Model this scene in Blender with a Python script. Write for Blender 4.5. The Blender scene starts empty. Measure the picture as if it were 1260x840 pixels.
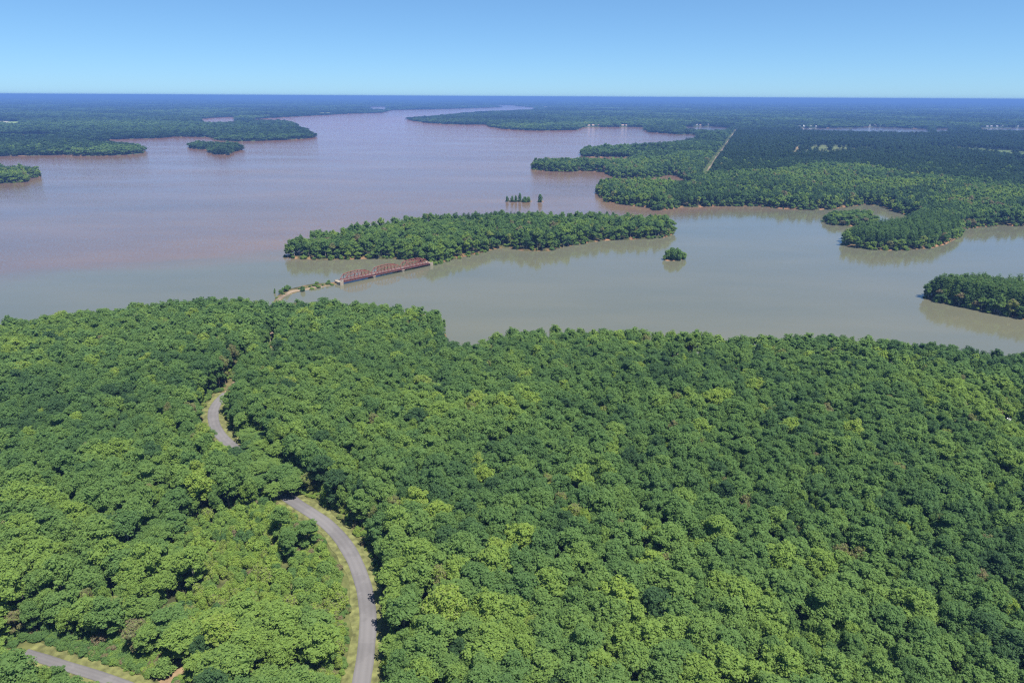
import bpy, math, random
import numpy as np
from mathutils import Matrix, Vector

# ------------------------------------------------------------------ camera, sky, sun, exposure
scene = bpy.context.scene
H = 130.0                                   # camera height above the lake (m)
PITCH = math.radians(19.72)
ROLL = math.radians(0.30)
FPX = 840.0                                 # focal length in pixels of the 1260 px wide photograph
SUN_EL = math.radians(66.0)
SUN_AZ = math.radians(134.0)                # clockwise from +Y (the view direction)
SUN_STRENGTH = 4.6
SKY_STRENGTH = 0.113
EXPOSURE = 1.0
HAZE_DENSITY = 0.000135

cam_data = bpy.data.cameras.new("camera")
cam = bpy.data.objects.new("camera", cam_data)
scene.collection.objects.link(cam)
cam_data.lens = 24.0
cam_data.sensor_width = 36.0
cam_data.clip_start = 0.5
cam_data.clip_end = 120000.0
CAM_M = Matrix.Rotation(math.pi / 2 - PITCH, 3, 'X') @ Matrix.Rotation(ROLL, 3, 'Z')
cam.matrix_world = Matrix.Translation((0, 0, H)) @ CAM_M.to_4x4()
scene.camera = cam

world = bpy.data.worlds.new("World")
scene.world = world
world.use_nodes = True
wn = world.node_tree
bg = wn.nodes["Background"]
sky = wn.nodes.new("ShaderNodeTexSky")
sky.sky_type = 'NISHITA'
sky.sun_disc = False
sky.sun_elevation = SUN_EL
sky.sun_rotation = SUN_AZ
sky.altitude = 130.0
sky.air_density = 0.6
sky.dust_density = 0.2
sky.ozone_density = 10.0
air = wn.nodes.new("ShaderNodeGamma")          # softer contrast between horizon and zenith
air.inputs[1].default_value = 0.71
wn.links.new(sky.outputs[0], air.inputs[0])
cast = wn.nodes.new("ShaderNodeMix")
cast.data_type = 'RGBA'
cast.blend_type = 'MULTIPLY'
cast.inputs[0].default_value = 1.0
cast.inputs[7].default_value = (0.70, 0.95, 1.08, 1)
wn.links.new(air.outputs[0], cast.inputs[6])
wn.links.new(cast.outputs[2], bg.inputs[0])
bg.inputs[1].default_value = SKY_STRENGTH

sun_data = bpy.data.lights.new("sun", 'SUN')
sun_data.energy = SUN_STRENGTH
sun_data.angle = math.radians(0.53)
sun_data.color = (1.0, 0.955, 0.88)
sun = bpy.data.objects.new("sun", sun_data)
scene.collection.objects.link(sun)
sd = Vector((math.sin(SUN_AZ) * math.cos(SUN_EL), math.cos(SUN_AZ) * math.cos(SUN_EL), math.sin(SUN_EL)))
sun.rotation_euler = sd.to_track_quat('Z', 'Y').to_euler()
sun.location = (200, -100, 400)

vs = scene.view_settings
vs.view_transform = 'Standard'
vs.look = 'None'
vs.exposure = EXPOSURE
vs.gamma = 1.0
vs.use_curve_mapping = False
scene.cycles.use_denoising = False
scene.cycles.use_adaptive_sampling = False
scene.cycles.pixel_filter_type = 'BLACKMAN_HARRIS'
scene.cycles.filter_width = 1.25
scene.cycles.max_bounces = 6
scene.cycles.diffuse_bounces = 3
scene.cycles.transmission_bounces = 3
scene.cycles.volume_bounces = 0
scene.cycles.sample_clamp_indirect = 6.0

rng = np.random.default_rng(7)
random.seed(7)
C = scene.collection

# ------------------------------------------------------------------ pixel <-> ground
Mnp = np.array(CAM_M)


def ray(px):
    px = np.asarray(px, float).reshape(-1, 2)
    d = np.stack([(px[:, 0] - 630) / FPX, -(px[:, 1] - 420) / FPX, -np.ones(len(px))], 1)
    return d @ Mnp.T


def P(px, z=0.0):
    """photo pixels -> world xy on the level z (pixels too near the horizon are held at 40 km)"""
    d = ray(px)
    dz = np.minimum(d[:, 2], -0.0032)
    t = (np.asarray(z) - H) / dz
    return d[:, :2] * t[:, None]


def proj(x, y, z):
    p = np.stack([np.asarray(x, float), np.asarray(y, float), np.asarray(z, float) - H], -1) @ Mnp
    dep = np.maximum(-p[..., 2], 1e-3)
    return 630 + FPX * p[..., 0] / dep, 420 - FPX * p[..., 1] / dep, -p[..., 2]


# ------------------------------------------------------------------ noise
def _hash(ix, iy, seed):
    h = (ix.astype(np.int64) * 374761393 + iy.astype(np.int64) * 668265263 + seed * 1442695041) & 0x7fffffff
    h = ((h ^ (h >> 13)) * 1274126177) & 0x7fffffff
    h = (h ^ (h >> 16)) & 0xffffff
    return h / float(0xffffff)


def vnoise(x, y, scale, seed=0):
    x = np.asarray(x, float) / scale
    y = np.asarray(y, float) / scale
    ix, iy = np.floor(x), np.floor(y)
    fx, fy = x - ix, y - iy
    fx = fx * fx * (3 - 2 * fx)
    fy = fy * fy * (3 - 2 * fy)
    a, b = _hash(ix, iy, seed), _hash(ix + 1, iy, seed)
    c, d = _hash(ix, iy + 1, seed), _hash(ix + 1, iy + 1, seed)
    return (a + (b - a) * fx) * (1 - fy) + (c + (d - c) * fx) * fy


def fbm(x, y, scale, seed=0, octs=3):
    s, a, t = 0.0, 1.0, 0.0
    for o in range(octs):
        s = s + a * vnoise(x, y, scale / 2 ** o, seed + 17 * o)
        t += a
        a *= 0.5
    return s / t


# ------------------------------------------------------------------ signed distance to polygons
def sdf(poly, x, y, pad=1e9):
    """positive inside"""
    out = np.full(x.shape, -1e6)
    lo, hi = poly.min(0) - pad, poly.max(0) + pad
    m = (x >= lo[0]) & (x <= hi[0]) & (y >= lo[1]) & (y <= hi[1])
    idx = np.nonzero(m)[0]
    A, B = poly, np.roll(poly, -1, 0)
    for c in range(0, len(idx), 40000):
        k = idx[c:c + 40000]
        px, py = x[k], y[k]
        best = np.full(len(k), 1e18)
        ins = np.zeros(len(k), bool)
        for (ax, ay), (bx, by) in zip(A, B):
            ex, ey = bx - ax, by - ay
            L = ex * ex + ey * ey + 1e-9
            t = np.clip(((px - ax) * ex + (py - ay) * ey) / L, 0, 1)
            d = (px - ax - t * ex) ** 2 + (py - ay - t * ey) ** 2
            np.minimum(best, d, out=best)
            if ay != by:
                cr = ((ay > py) != (by > py)) & (px < ex * (py - ay) / (by - ay) + ax)
                ins ^= cr
        out[k] = np.where(ins, 1, -1) * np.sqrt(best)
    return out


def line_dist(pts, x, y):
    best = np.full(x.shape, 1e18)
    for (ax, ay), (bx, by) in zip(pts[:-1], pts[1:]):
        ex, ey = bx - ax, by - ay
        L = ex * ex + ey * ey + 1e-9
        t = np.clip(((x - ax) * ex + (y - ay) * ey) / L, 0, 1)
        np.minimum(best, (x - ax - t * ex) ** 2 + (y - ay - t * ey) ** 2, out=best)
    return np.sqrt(best)


# ------------------------------------------------------------------ the lake and its shores, read off the photograph
LAKE = [(1400, 276), (1260, 278.5), (1230, 278), (1200, 280), (1184, 281.5), (1183, 290), (1165, 299), (1150, 305), (1120, 308),
        (1090, 308.5), (1060, 306.5), (1038, 303), (1036, 298), (1045, 293), (1070, 288), (1100, 283), (1122, 275), (1126, 268),
        (1110, 263), (1095, 259), (1085, 254), (1062, 251.5), (1040, 255), (1020, 258), (1000, 258.5), (975, 257.5), (955, 257),
        (935, 254), (900, 254), (880, 254), (860, 255), (835, 255.5), (822, 258), (806, 259), (795, 255.5), (770, 252.5),
        (745, 248.5), (741, 243), (735, 239), (733, 234), (738, 231.5), (760, 231.5), (790, 231.5), (820, 232), (848, 234.5),
        (853, 229), (843, 222.5), (835, 216.5), (822, 215.5), (812, 218), (790, 220.5), (760, 219.5), (751, 217), (745, 212.5),
        (725, 210.5), (700, 211.5), (675, 211), (655, 209), (652, 206), (658, 204), (690, 203.5), (720, 203), (760, 204),
        (778, 200), (776, 194), (757, 193.5), (735, 193.5), (716, 193), (714, 190), (722, 187.5), (760, 186), (800, 184),
        (830, 180), (852, 176), (858, 170), (853, 166.5), (830, 165.3), (800, 163), (791, 160), (795, 158), (790, 156.6), (760, 156.5),
        (722, 156.5), (716, 157.5), (712, 160), (690, 160.7), (660, 161), (645, 160.5), (620, 159), (603, 156), (598, 153.6),
        (570, 153.5), (545, 153), (520, 151), (505, 148.2), (500, 147), (510, 146.4), (530, 145.2), (545, 143.8), (560, 142.0),
        (585, 139.4), (620, 138), (658, 136.6), (660, 132.5), (640, 131), (633, 129.4), (610, 129.4), (606, 130.2), (616, 131.8),
        (600, 132.6), (560, 134), (520, 135), (482, 135.6), (470, 139), (450, 139.6), (420, 140.6), (400, 141.8), (375, 143),
        (340, 145), (312, 146.8), (310, 150.5), (340, 151), (358, 152.3), (367, 155.3), (364, 157), (378, 163), (388, 167), (389, 169),
        (375, 171), (345, 172.6), (320, 173.6), (290, 174), (270, 173.2), (262, 171.5), (262, 169.5), (240, 168.7), (215, 168.3),
        (200, 170), (180, 170.6), (160, 171), (136, 172), (132, 174.5), (110, 176), (108, 178.5), (122, 180), (150, 180.5), (170, 182.5),
        (180, 186.5), (177, 188.5), (165, 190), (130, 192), (95, 192), (80, 191), (40, 191.5), (0, 192.5), (-60, 194)]
LAKE = np.vstack([P(LAKE), [[-3000, 1500], [-3200, -1500], [3200, -1500], [3000, 900]]])

NEAR = [(-200, 440), (-90, 431), (0, 423), (60, 414), (120, 406), (200, 398), (280, 391), (328, 389), (331, 385), (332, 378), (338, 365),
        (350, 356.5), (370, 352), (400, 348.2), (420, 346.5), (424, 348.5), (402, 352), (372, 357), (354, 363),
        (343, 372), (339, 382), (341, 393), (420, 397), (480, 400), (530, 407), (548, 411), (549, 414), (541, 420), (541, 430), (550, 446),
        (566, 453), (592, 450), (615, 440), (650, 431), (700, 430), (760, 431), (820, 436), (900, 442), (1000, 443), (1100, 448),
        (1180, 456), (1260, 467), (1400, 487)]
NEAR = np.vstack([P(NEAR), [[900, 150], [1200, -900], [-1200, -900], [-900, 200]]])

ISLANDS = {
    'mid': [(350, 317), (372, 319), (400, 319.5), (430, 319.5), (450, 318.5), (480, 318.5), (510, 320.5), (524, 325), (534, 325.5),
            (545, 323), (560, 318.5), (590, 312), (612, 306), (625, 305), (643, 308.5), (672, 309.5), (690, 305.5), (712, 300.5),
            (740, 296.5), (760, 295.5), (790, 294.5), (815, 292.5), (828, 287.5), (829, 283), (800, 280), (740, 278), (700, 277),
            (650, 277), (600, 277), (560, 278), (500, 283), (450, 290), (415, 298), (380, 307), (353, 314)],
    'inlet_islet': [(1012, 273), (1025, 277), (1045, 278.5), (1075, 277), (1080, 273), (1070, 269), (1040, 268), (1016, 269)],
    'round_islet': [(815, 319), (821, 321), (837, 321), (844, 318.5), (841, 316), (830, 315), (819, 316)],
    'pine_point': [(1131, 366), (1150, 371), (1175, 377), (1200, 382), (1230, 387.5), (1260, 393.5), (1330, 402), (1480, 410),
                   (1480, 372), (1330, 367), (1260, 364), (1200, 362), (1160, 361), (1136, 363)],
    'left_islet': [(-60, 231), (0, 226), (15, 225.5), (33, 224), (36, 219.5), (49, 218), (50, 216), (30, 215), (0, 214.5), (-60, 214)],
    'twin_islet': [(231, 182), (240, 183.6), (256, 184.4), (258, 188), (265, 190.3), (284, 191), (287, 187), (298, 184.8), (298, 182.5),
                   (280, 181), (262, 180.5), (250, 179.5), (234, 180)],
    'flooded_clump': [(621, 248.5), (653, 249), (655, 247.6), (640, 246.8), (622, 246.8)],
    'lone_tree_islet': [(661, 249), (669, 249), (669, 247.4), (661, 247.4)],
}
ISLANDS = {k: P(v) for k, v in ISLANDS.items()}
HOLES = [  # far ponds and inlets beyond the main lake
    [(245, 147), (262, 145.2), (285, 144), (291, 146), (288, 154), (250, 154)],
    [(453, 131.6), (475, 131.4), (478, 133), (475, 136.6), (453, 136.6)],
    [(985, 158), (1050, 157.4), (1065, 156.4), (1100, 157), (1143, 159), (1145, 167.5), (1100, 167), (1040, 166), (985, 164)],
    [(1150, 158.6), (1168, 158), (1170, 166), (1148, 166)],
    [(1205, 158), (1260, 157.2), (1330, 157), (1330, 166), (1260, 166), (1205, 165)],
    [(841, 156.5), (868, 155.6), (892, 156.8), (900, 159), (890, 164), (868, 164), (845, 163)],
    [(838, 165.5), (854, 165.3), (856, 171), (838, 171)],
]
HOLES = [P(h) for h in HOLES]


def land(x, y):
    """metres inside the shore (positive on land)"""
    s = -sdf(LAKE, x, y)
    far = np.hypot(x, y)
    for h in HOLES:
        s = np.minimum(s, -np.maximum(sdf(h, x, y, 400), -400))
    s = np.maximum(s, sdf(NEAR, x, y, 60))
    for k, p in ISLANDS.items():
        s = np.maximum(s, sdf(p, x, y, 60))
    w = np.clip((np.hypot(x, y) - 60) / 300, 0, 1)
    return s + (vnoise(x, y, 11, 3) - 0.5) * 3.2 * w + (vnoise(x, y, 37, 4) - 0.5) * 5.0 * np.clip((far - 500) / 600, 0, 1)


def ss(a, b, v):
    t = np.clip((v - a) / (b - a), 0, 1)
    return t * t * (3 - 2 * t)


HILL = P([(264, 118.6)])[0] * 0.75


def height_s(x, y, s):
    far = np.hypot(x, y)
    up = 0.5 * (1 - np.exp(-np.maximum(s, 0) / 1.2)) + 1.1 * ss(0.5, 5, s)
    near = (1 - 0.75 * ss(1100, 2500, far)) * ss(3, 110, s) * (6.0 + 7.0 * (fbm(x, y, 170, 11, 2) - 0.35))
    big = ss(60, 1500, s) * ss(700, 4000, far) * (fbm(x, y, 1500, 21, 3) - 0.3) * 24.0
    hz = ss(9000, 26000, far) * (fbm(x, y, 3800, 31, 2) - 0.42) * 48.0
    hill = 92.0 * np.exp(-((x - HILL[0]) ** 2 / 1250.0 ** 2 + (y - HILL[1]) ** 2 / 1500.0 ** 2))
    hgt = up + near + np.maximum(big, 0) + np.maximum(hz, 0) + hill
    return np.where(s > 0, hgt, np.maximum(-5.0, s * 0.35))


def height(x, y):
    x, y = np.atleast_1d(np.asarray(x, float)), np.atleast_1d(np.asarray(y, float))
    return height_s(x, y, land(x, y))


def PG(px):
    """photo pixels -> points on the terrain"""
    px = np.asarray(px, float).reshape(-1, 2)
    z = np.full(len(px), 6.0)
    for _ in range(6):
        xy = P(px, z)
        z = 0.5 * z + 0.5 * height(xy[:, 0], xy[:, 1])
    xy = P(px, z)
    return np.column_stack([xy, height(xy[:, 0], xy[:, 1])])


def smooth_line(pts, step=2.0):
    pts = np.asarray(pts, float)[:, :2]
    for _ in range(3):
        q = [pts[0]]
        for a, b in zip(pts[:-1], pts[1:]):
            q += [0.75 * a + 0.25 * b, 0.25 * a + 0.75 * b]
        q.append(pts[-1])
        pts = np.array(q)
    d = np.r_[0, np.cumsum(np.hypot(*np.diff(pts, axis=0).T))]
    t = np.linspace(0, d[-1], max(2, int(d[-1] / step)))
    return np.column_stack([np.interp(t, d, pts[:, 0]), np.interp(t, d, pts[:, 1])])


ROAD_PX = [(438, 900), (445, 840), (451, 800), (453, 770), (452, 742), (446, 715), (437, 690), (424, 668), (405, 647), (385, 632), (362, 618),
           (346, 606), (328, 590), (306, 568), (288, 551), (276, 541), (267, 530), (262, 517), (262, 504), (270, 492), (279, 484)]
ROAD = smooth_line(PG(ROAD_PX))
TRACK = smooth_line(np.vstack([ROAD[-2:], PG([(290, 470), (300, 458), (318, 448), (334, 440), (339, 430), (337, 415), (335, 403)])[:, :2],
                               P([(335, 392), (336, 378), (341, 368), (352, 359.5), (371, 354.5), (400, 350.2), (421, 347.6)], 1.5)]))
LANE = smooth_line(PG([(30, 803), (56, 812), (85, 821), (115, 830), (150, 842), (185, 856), (240, 880)]))
CORR = P([(906, 159.5), (865, 223)])

FIELDS = [  # pixel outlines on the ground, colour, trees kept
    ([(-60, 167.2), (66, 167.2), (66, 171.5), (-60, 172)], (0.30, 0.11, 0.06), 0.0),
    ([(-30, 150), (10, 150), (10, 156), (-30, 154)], (0.35, 0.33, 0.28), 0.0),
    ([(10, 151), (26, 150.5), (26, 157), (10, 157)], (0.2, 0.27, 0.1), 0.0),
    ([(213, 138.8), (224, 138.6), (224, 141.2), (213, 141.4)], (0.2, 0.22, 0.1), 0.0),
    ([(323, 141.6), (336, 141.4), (336, 144), (323, 144.2)], (0.22, 0.23, 0.1), 0.0),
    ([(390, 139.6), (410, 139.2), (412, 140.8), (392, 141.6)], (0.22, 0.23, 0.1), 0.0),
    ([(36, 119.8), (52, 119.8), (52, 121.6), (36, 121.6)], (0.6, 0.6, 0.6), 0.0),
    ([(996, 183), (1034, 182), (1044, 194), (996, 195)], (0.15, 0.13, 0.075), 0.3),
    ([(984, 180), (1075, 180), (1110, 192), (1000, 198), (962, 202)], (0.11, 0.13, 0.055), 0.25),
    ([(980, 183), (983, 183), (978, 196), (974, 196)], (0.3, 0.2, 0.12), 0.0),
    ([(1140, 182), (1180, 183), (1260, 189), (1340, 192), (1340, 203), (1260, 199), (1205, 193), (1140, 187)], (0.08, 0.11, 0.04), 0.06),
    ([(1172, 183), (1182, 183), (1182, 190), (1172, 189)], (0.36, 0.28, 0.17), 0.0),
    ([(1240, 201), (1340, 202), (1340, 211), (1250, 208)], (0.10, 0.16, 0.05), 0.0),
    ([(1090, 128.5), (1100, 128.5), (1100, 130.5), (1090, 130.5)], (0.4, 0.36, 0.3), 0.0),
    ([(668, 131.5), (676, 131.5), (676, 133.5), (668, 133.5)], (0.4, 0.36, 0.3), 0.0),
]
FIELDS = [(P(f), np.array(c), k) for f, c, k in FIELDS]
PLANTATION = P([(905, 162), (872, 224), (950, 225), (1010, 213), (1060, 216), (1120, 229), (1260, 243), (1500, 250), (1500, 162)])
THICKET = PG([(225, 655), (290, 640), (352, 622), (425, 690), (436, 745), (425, 830), (330, 850), (250, 850), (160, 800), (130, 800),
              (230, 735), (290, 720), (200, 690)])[:, :2]
BANK = PG([(30, 790), (120, 792), (190, 812), (240, 815), (235, 850), (180, 850), (40, 806)])[:, :2]

# ------------------------------------------------------------------ materials
def new_mat(name):
    m = bpy.data.materials.new(name)
    m.use_nodes = True
    nt = m.node_tree
    nt.nodes.clear()
    out = nt.nodes.new("ShaderNodeOutputMaterial")
    return m, nt, out


def N(nt, t, **kw):
    n = nt.nodes.new(t)
    for k, v in kw.items():
        if k.startswith('i_'):
            n.inputs[k[2:]].default_value = v
        else:
            setattr(n, k, v)
    return n


def noise_tex(nt, scale, detail=3.0, coord=None, rough=0.55):
    n = N(nt, "ShaderNodeTexNoise")
    n.inputs["Scale"].default_value = scale
    n.inputs["Detail"].default_value = detail
    n.inputs["Roughness"].default_value = rough
    if coord is not None:
        nt.links.new(coord, n.inputs["Vector"])
    return n


def ramp(nt, src, stops):
    r = N(nt, "ShaderNodeValToRGB")
    el = r.color_ramp.elements
    while len(el) < len(stops):
        el.new(0.5)
    for e, (p, c) in zip(el, stops):
        e.position = p
        e.color = tuple(c) + (1.0,)
    nt.links.new(src, r.inputs[0])
    return r


def simple(name, col, rough=0.8, var=0.25, scale=0.6, spec=0.3):
    m, nt, out = new_mat(name)
    b = N(nt, "ShaderNodeBsdfPrincipled")
    geo = N(nt, "ShaderNodeNewGeometry")
    n = noise_tex(nt, scale, 4, geo.outputs["Position"])
    c = np.array(col)
    r = ramp(nt, n.outputs[0], [(0.3, c * (1 - var)), (0.7, np.minimum(c * (1 + var), 1))])
    nt.links.new(r.outputs[0], b.inputs["Base Color"])
    b.inputs["Roughness"].default_value = rough
    b.inputs["Specular IOR Level"].default_value = spec
    nt.links.new(b.outputs[0], out.inputs[0])
    return m


TINTS = [(0.0, (0.027, 0.053, 0.030)), (0.18, (0.072, 0.134, 0.054)), (0.4, (0.108, 0.190, 0.062)), (0.6, (0.144, 0.230, 0.066)),
         (0.76, (0.195, 0.285, 0.064)), (0.85, (0.235, 0.315, 0.060)), (0.90, (0.180, 0.195, 0.100)), (1.0, (0.21, 0.15, 0.10))]


def leaf_material(name, gain=1.0):
    m, nt, out = new_mat(name)
    at = N(nt, "ShaderNodeAttribute", attribute_type='INSTANCER', attribute_name="tint")
    lv = N(nt, "ShaderNodeAttribute", attribute_type='GEOMETRY', attribute_name="leaf_shade")
    add = N(nt, "ShaderNodeMath", operation='ADD')
    mul = N(nt, "ShaderNodeMath", operation='MULTIPLY_ADD')
    nt.links.new(lv.outputs["Fac"], mul.inputs[0])
    mul.inputs[1].default_value = 0.14
    mul.inputs[2].default_value = -0.07
    nt.links.new(at.outputs["Fac"], add.inputs[0])
    nt.links.new(mul.outputs[0], add.inputs[1])
    cl = N(nt, "ShaderNodeClamp")
    nt.links.new(add.outputs[0], cl.inputs[0])
    r = ramp(nt, cl.outputs[0], [(p, tuple(np.array(c) * gain)) for p, c in TINTS])
    dif = N(nt, "ShaderNodeBsdfDiffuse")
    tra = N(nt, "ShaderNodeBsdfTranslucent")
    hs = N(nt, "ShaderNodeHueSaturation")
    hs.inputs["Hue"].default_value = 0.485
    hs.inputs["Saturation"].default_value = 1.1
    hs.inputs["Value"].default_value = 1.5
    nt.links.new(r.outputs[0], dif.inputs["Color"])
    nt.links.new(r.outputs[0], hs.inputs["Color"])
    nt.links.new(hs.outputs[0], tra.inputs["Color"])
    mx = N(nt, "ShaderNodeMixShader")
    mx.inputs[0].default_value = 0.42
    nt.links.new(dif.outputs[0], mx.inputs[1])
    nt.links.new(tra.outputs[0], mx.inputs[2])
    nt.links.new(mx.outputs[0], out.inputs[0])
    return m


M_LEAF = leaf_material("leaf_green")
M_NEEDLE = leaf_material("pine_needles", 0.95)
M_BARK = simple("bark", (0.16, 0.13, 0.10), 0.9, 0.4, 3.0)
M_BARK_PALE = simple("pale_bark", (0.32, 0.28, 0.24), 0.9, 0.4, 3.0)

# ground: colour of each zone comes from the mesh, fine mottling from noise
M_GROUND, nt, out = new_mat("ground_soil")
b = N(nt, "ShaderNodeBsdfPrincipled")
b.inputs["Roughness"].default_value = 0.95
b.inputs["Specular IOR Level"].default_value = 0.1
geo = N(nt, "ShaderNodeNewGeometry")
ac = N(nt, "ShaderNodeAttribute", attribute_type='GEOMETRY', attribute_name="soil_colour")
n1 = noise_tex(nt, 0.35, 5, geo.outputs["Position"])
n2 = noise_tex(nt, 0.02, 4, geo.outputs["Position"])
r1 = ramp(nt, n1.outputs[0], [(0.25, (0.55, 0.55, 0.55)), (0.75, (1.4, 1.4, 1.35))])
r2 = ramp(nt, n2.outputs[0], [(0.3, (0.8, 0.82, 0.75)), (0.7, (1.15, 1.15, 1.1))])
m1 = N(nt, "ShaderNodeMix", data_type='RGBA', blend_type='MULTIPLY')
m1.inputs[0].default_value = 1.0
m2 = N(nt, "ShaderNodeMix", data_type='RGBA', blend_type='MULTIPLY')
m2.inputs[0].default_value = 1.0
nt.links.new(ac.outputs["Color"], m1.inputs[6])
nt.links.new(r1.outputs[0], m1.inputs[7])
nt.links.new(m1.outputs[2], m2.inputs[6])
nt.links.new(r2.outputs[0], m2.inputs[7])
nt.links.new(m2.outputs[2], b.inputs["Base Color"])
bp = N(nt, "ShaderNodeBump")
bp.inputs["Strength"].default_value = 0.5
bp.inputs["Distance"].default_value = 0.4
nt.links.new(n1.outputs[0], bp.inputs["Height"])
nt.links.new(bp.outputs[0], b.inputs["Normal"])
nt.links.new(b.outputs[0], out.inputs[0])

# water: silt-brown main lake, greener bay, wind ripples
M_WATER, nt, out = new_mat("muddy_water")
b = N(nt, "ShaderNodeBsdfPrincipled")
b.inputs["IOR"].default_value = 1.42
b.inputs["Roughness"].default_value = 0.07
geo = N(nt, "ShaderNodeNewGeometry")
pa, pb = P([(0, 347), (830, 268)])
ldir = (pb - pa) / np.linalg.norm(pb - pa)
nrm = np.array([-ldir[1], ldir[0]])
dt = N(nt, "ShaderNodeVectorMath", operation='DOT_PRODUCT')
dt.inputs[1].default_value = (nrm[0], nrm[1], 0)
nt.links.new(geo.outputs["Position"], dt.inputs[0])
mp = N(nt, "ShaderNodeMapping")
mp.inputs["Rotation"].default_value = (0, 0, -math.atan2(ldir[1], ldir[0]))
mp.inputs["Scale"].default_value = (0.35, 1.0, 1.0)
nt.links.new(geo.outputs["Position"], mp.inputs["Vector"])
nA = noise_tex(nt, 0.012, 5, mp.outputs[0])
sc1 = N(nt, "ShaderNodeMath", operation='MULTIPLY_ADD')
nt.links.new(nA.outputs[0], sc1.inputs[0])
sc1.inputs[1].default_value = 130.0
sc1.inputs[2].default_value = -65.0 - float(pa @ nrm)
ad = N(nt, "ShaderNodeMath", operation='ADD')
nt.links.new(dt.outputs["Value"], ad.inputs[0])
nt.links.new(sc1.outputs[0], ad.inputs[1])
mr = N(nt, "ShaderNodeMapRange", interpolation_type='SMOOTHSTEP')
mr.inputs[1].default_value = -35.0
mr.inputs[2].default_value = 45.0
nt.links.new(ad.outputs[0], mr.inputs[0])
nB = noise_tex(nt, 0.006, 6, mp.outputs[0], 0.6)
rB = ramp(nt, nB.outputs[0], [(0.32, (0.110, 0.082, 0.066)), (0.5, (0.136, 0.094, 0.068)), (0.66, (0.170, 0.112, 0.070))])
nC = noise_tex(nt, 0.018, 5, mp.outputs[0], 0.55)
rC = ramp(nt, nC.outputs[0], [(0.3, (0.104, 0.108, 0.074)), (0.7, (0.128, 0.124, 0.080))])
mw = N(nt, "ShaderNodeMix", data_type='RGBA')
nt.links.new(mr.outputs[0], mw.inputs[0])
nt.links.new(rC.outputs[0], mw.inputs[6])
sy = N(nt, "ShaderNodeSeparateXYZ")               # more silt towards the river mouth
nt.links.new(geo.outputs["Position"], sy.inputs[0])
up_ = N(nt, "ShaderNodeMapRange")
up_.inputs[1].default_value = 800.0
up_.inputs[2].default_value = 4200.0
nt.links.new(sy.outputs["Y"], up_.inputs[0])
silt = N(nt, "ShaderNodeMix", data_type='RGBA')
ux_ = N(nt, "ShaderNodeMapRange")
ux_.inputs[1].default_value = 800.0
ux_.inputs[2].default_value = 300.0
nt.links.new(sy.outputs["X"], ux_.inputs[0])
um = N(nt, "ShaderNodeMath", operation='MULTIPLY')
nt.links.new(up_.outputs[0], um.inputs[0])
nt.links.new(ux_.outputs[0], um.inputs[1])
nt.links.new(um.outputs[0], silt.inputs[0])
nt.links.new(rB.outputs[0], silt.inputs[6])
silt.inputs[7].default_value = (0.40, 0.165, 0.07, 1)
nt.links.new(silt.outputs[2], mw.inputs[7])
nt.links.new(mw.outputs[2], b.inputs["Base Color"])
w1 = noise_tex(nt, 0.9, 4, geo.outputs["Position"], 0.6)
w2 = noise_tex(nt, 0.16, 3, geo.outputs["Position"], 0.6)
nW = noise_tex(nt, 0.009, 3, mp.outputs[0])
wm = N(nt, "ShaderNodeMath", operation='MULTIPLY_ADD')
nt.links.new(w2.outputs[0], wm.inputs[0])
wm.inputs[1].default_value = 2.0
nt.links.new(w1.outputs[0], wm.inputs[2])
tl = N(nt, "ShaderNodeVectorMath", operation='SUBTRACT')
nt.links.new(w1.outputs["Color"], tl.inputs[0])
tl.inputs[1].default_value = (0.5, 0.5, 0.5)
am = N(nt, "ShaderNodeMapRange")                 # wave steepness: sheltered bay, open lake
am.inputs[3].default_value = 0.10
am.inputs[4].default_value = 0.45
nt.links.new(mr.outputs[0], am.inputs[0])
gust = N(nt, "ShaderNodeMapRange")
gust.inputs[1].default_value = 0.3
gust.inputs[2].default_value = 0.7
gust.inputs[3].default_value = 0.5
gust.inputs[4].default_value = 1.5
nt.links.new(nW.outputs[0], gust.inputs[0])
ag = N(nt, "ShaderNodeMath", operation='MULTIPLY')
nt.links.new(am.outputs[0], ag.inputs[0])
nt.links.new(gust.outputs[0], ag.inputs[1])
ts = N(nt, "ShaderNodeVectorMath", operation='SCALE')
nt.links.new(tl.outputs[0], ts.inputs[0])
nt.links.new(ag.outputs[0], ts.inputs["Scale"])
tf_ = N(nt, "ShaderNodeVectorMath", operation='MULTIPLY')
nt.links.new(ts.outputs[0], tf_.inputs[0])
tf_.inputs[1].default_value = (1, 1, 0)
ta = N(nt, "ShaderNodeVectorMath", operation='ADD')
nt.links.new(tf_.outputs[0], ta.inputs[0])
ta.inputs[1].default_value = (0, 0, 1)
tn_ = N(nt, "ShaderNodeVectorMath", operation='NORMALIZE')
nt.links.new(ta.outputs[0], tn_.inputs[0])
nt.links.new(tn_.outputs[0], b.inputs["Normal"])
sp = N(nt, "ShaderNodeMapRange")                 # wind-roughened open lake mirrors less of the sky
sp.inputs[3].default_value = 0.62
sp.inputs[4].default_value = 0.26
nt.links.new(mr.outputs[0], sp.inputs[0])
nt.links.new(sp.outputs[0], b.inputs["Specular IOR Level"])
nt.links.new(b.outputs[0], out.inputs[0])

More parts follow.
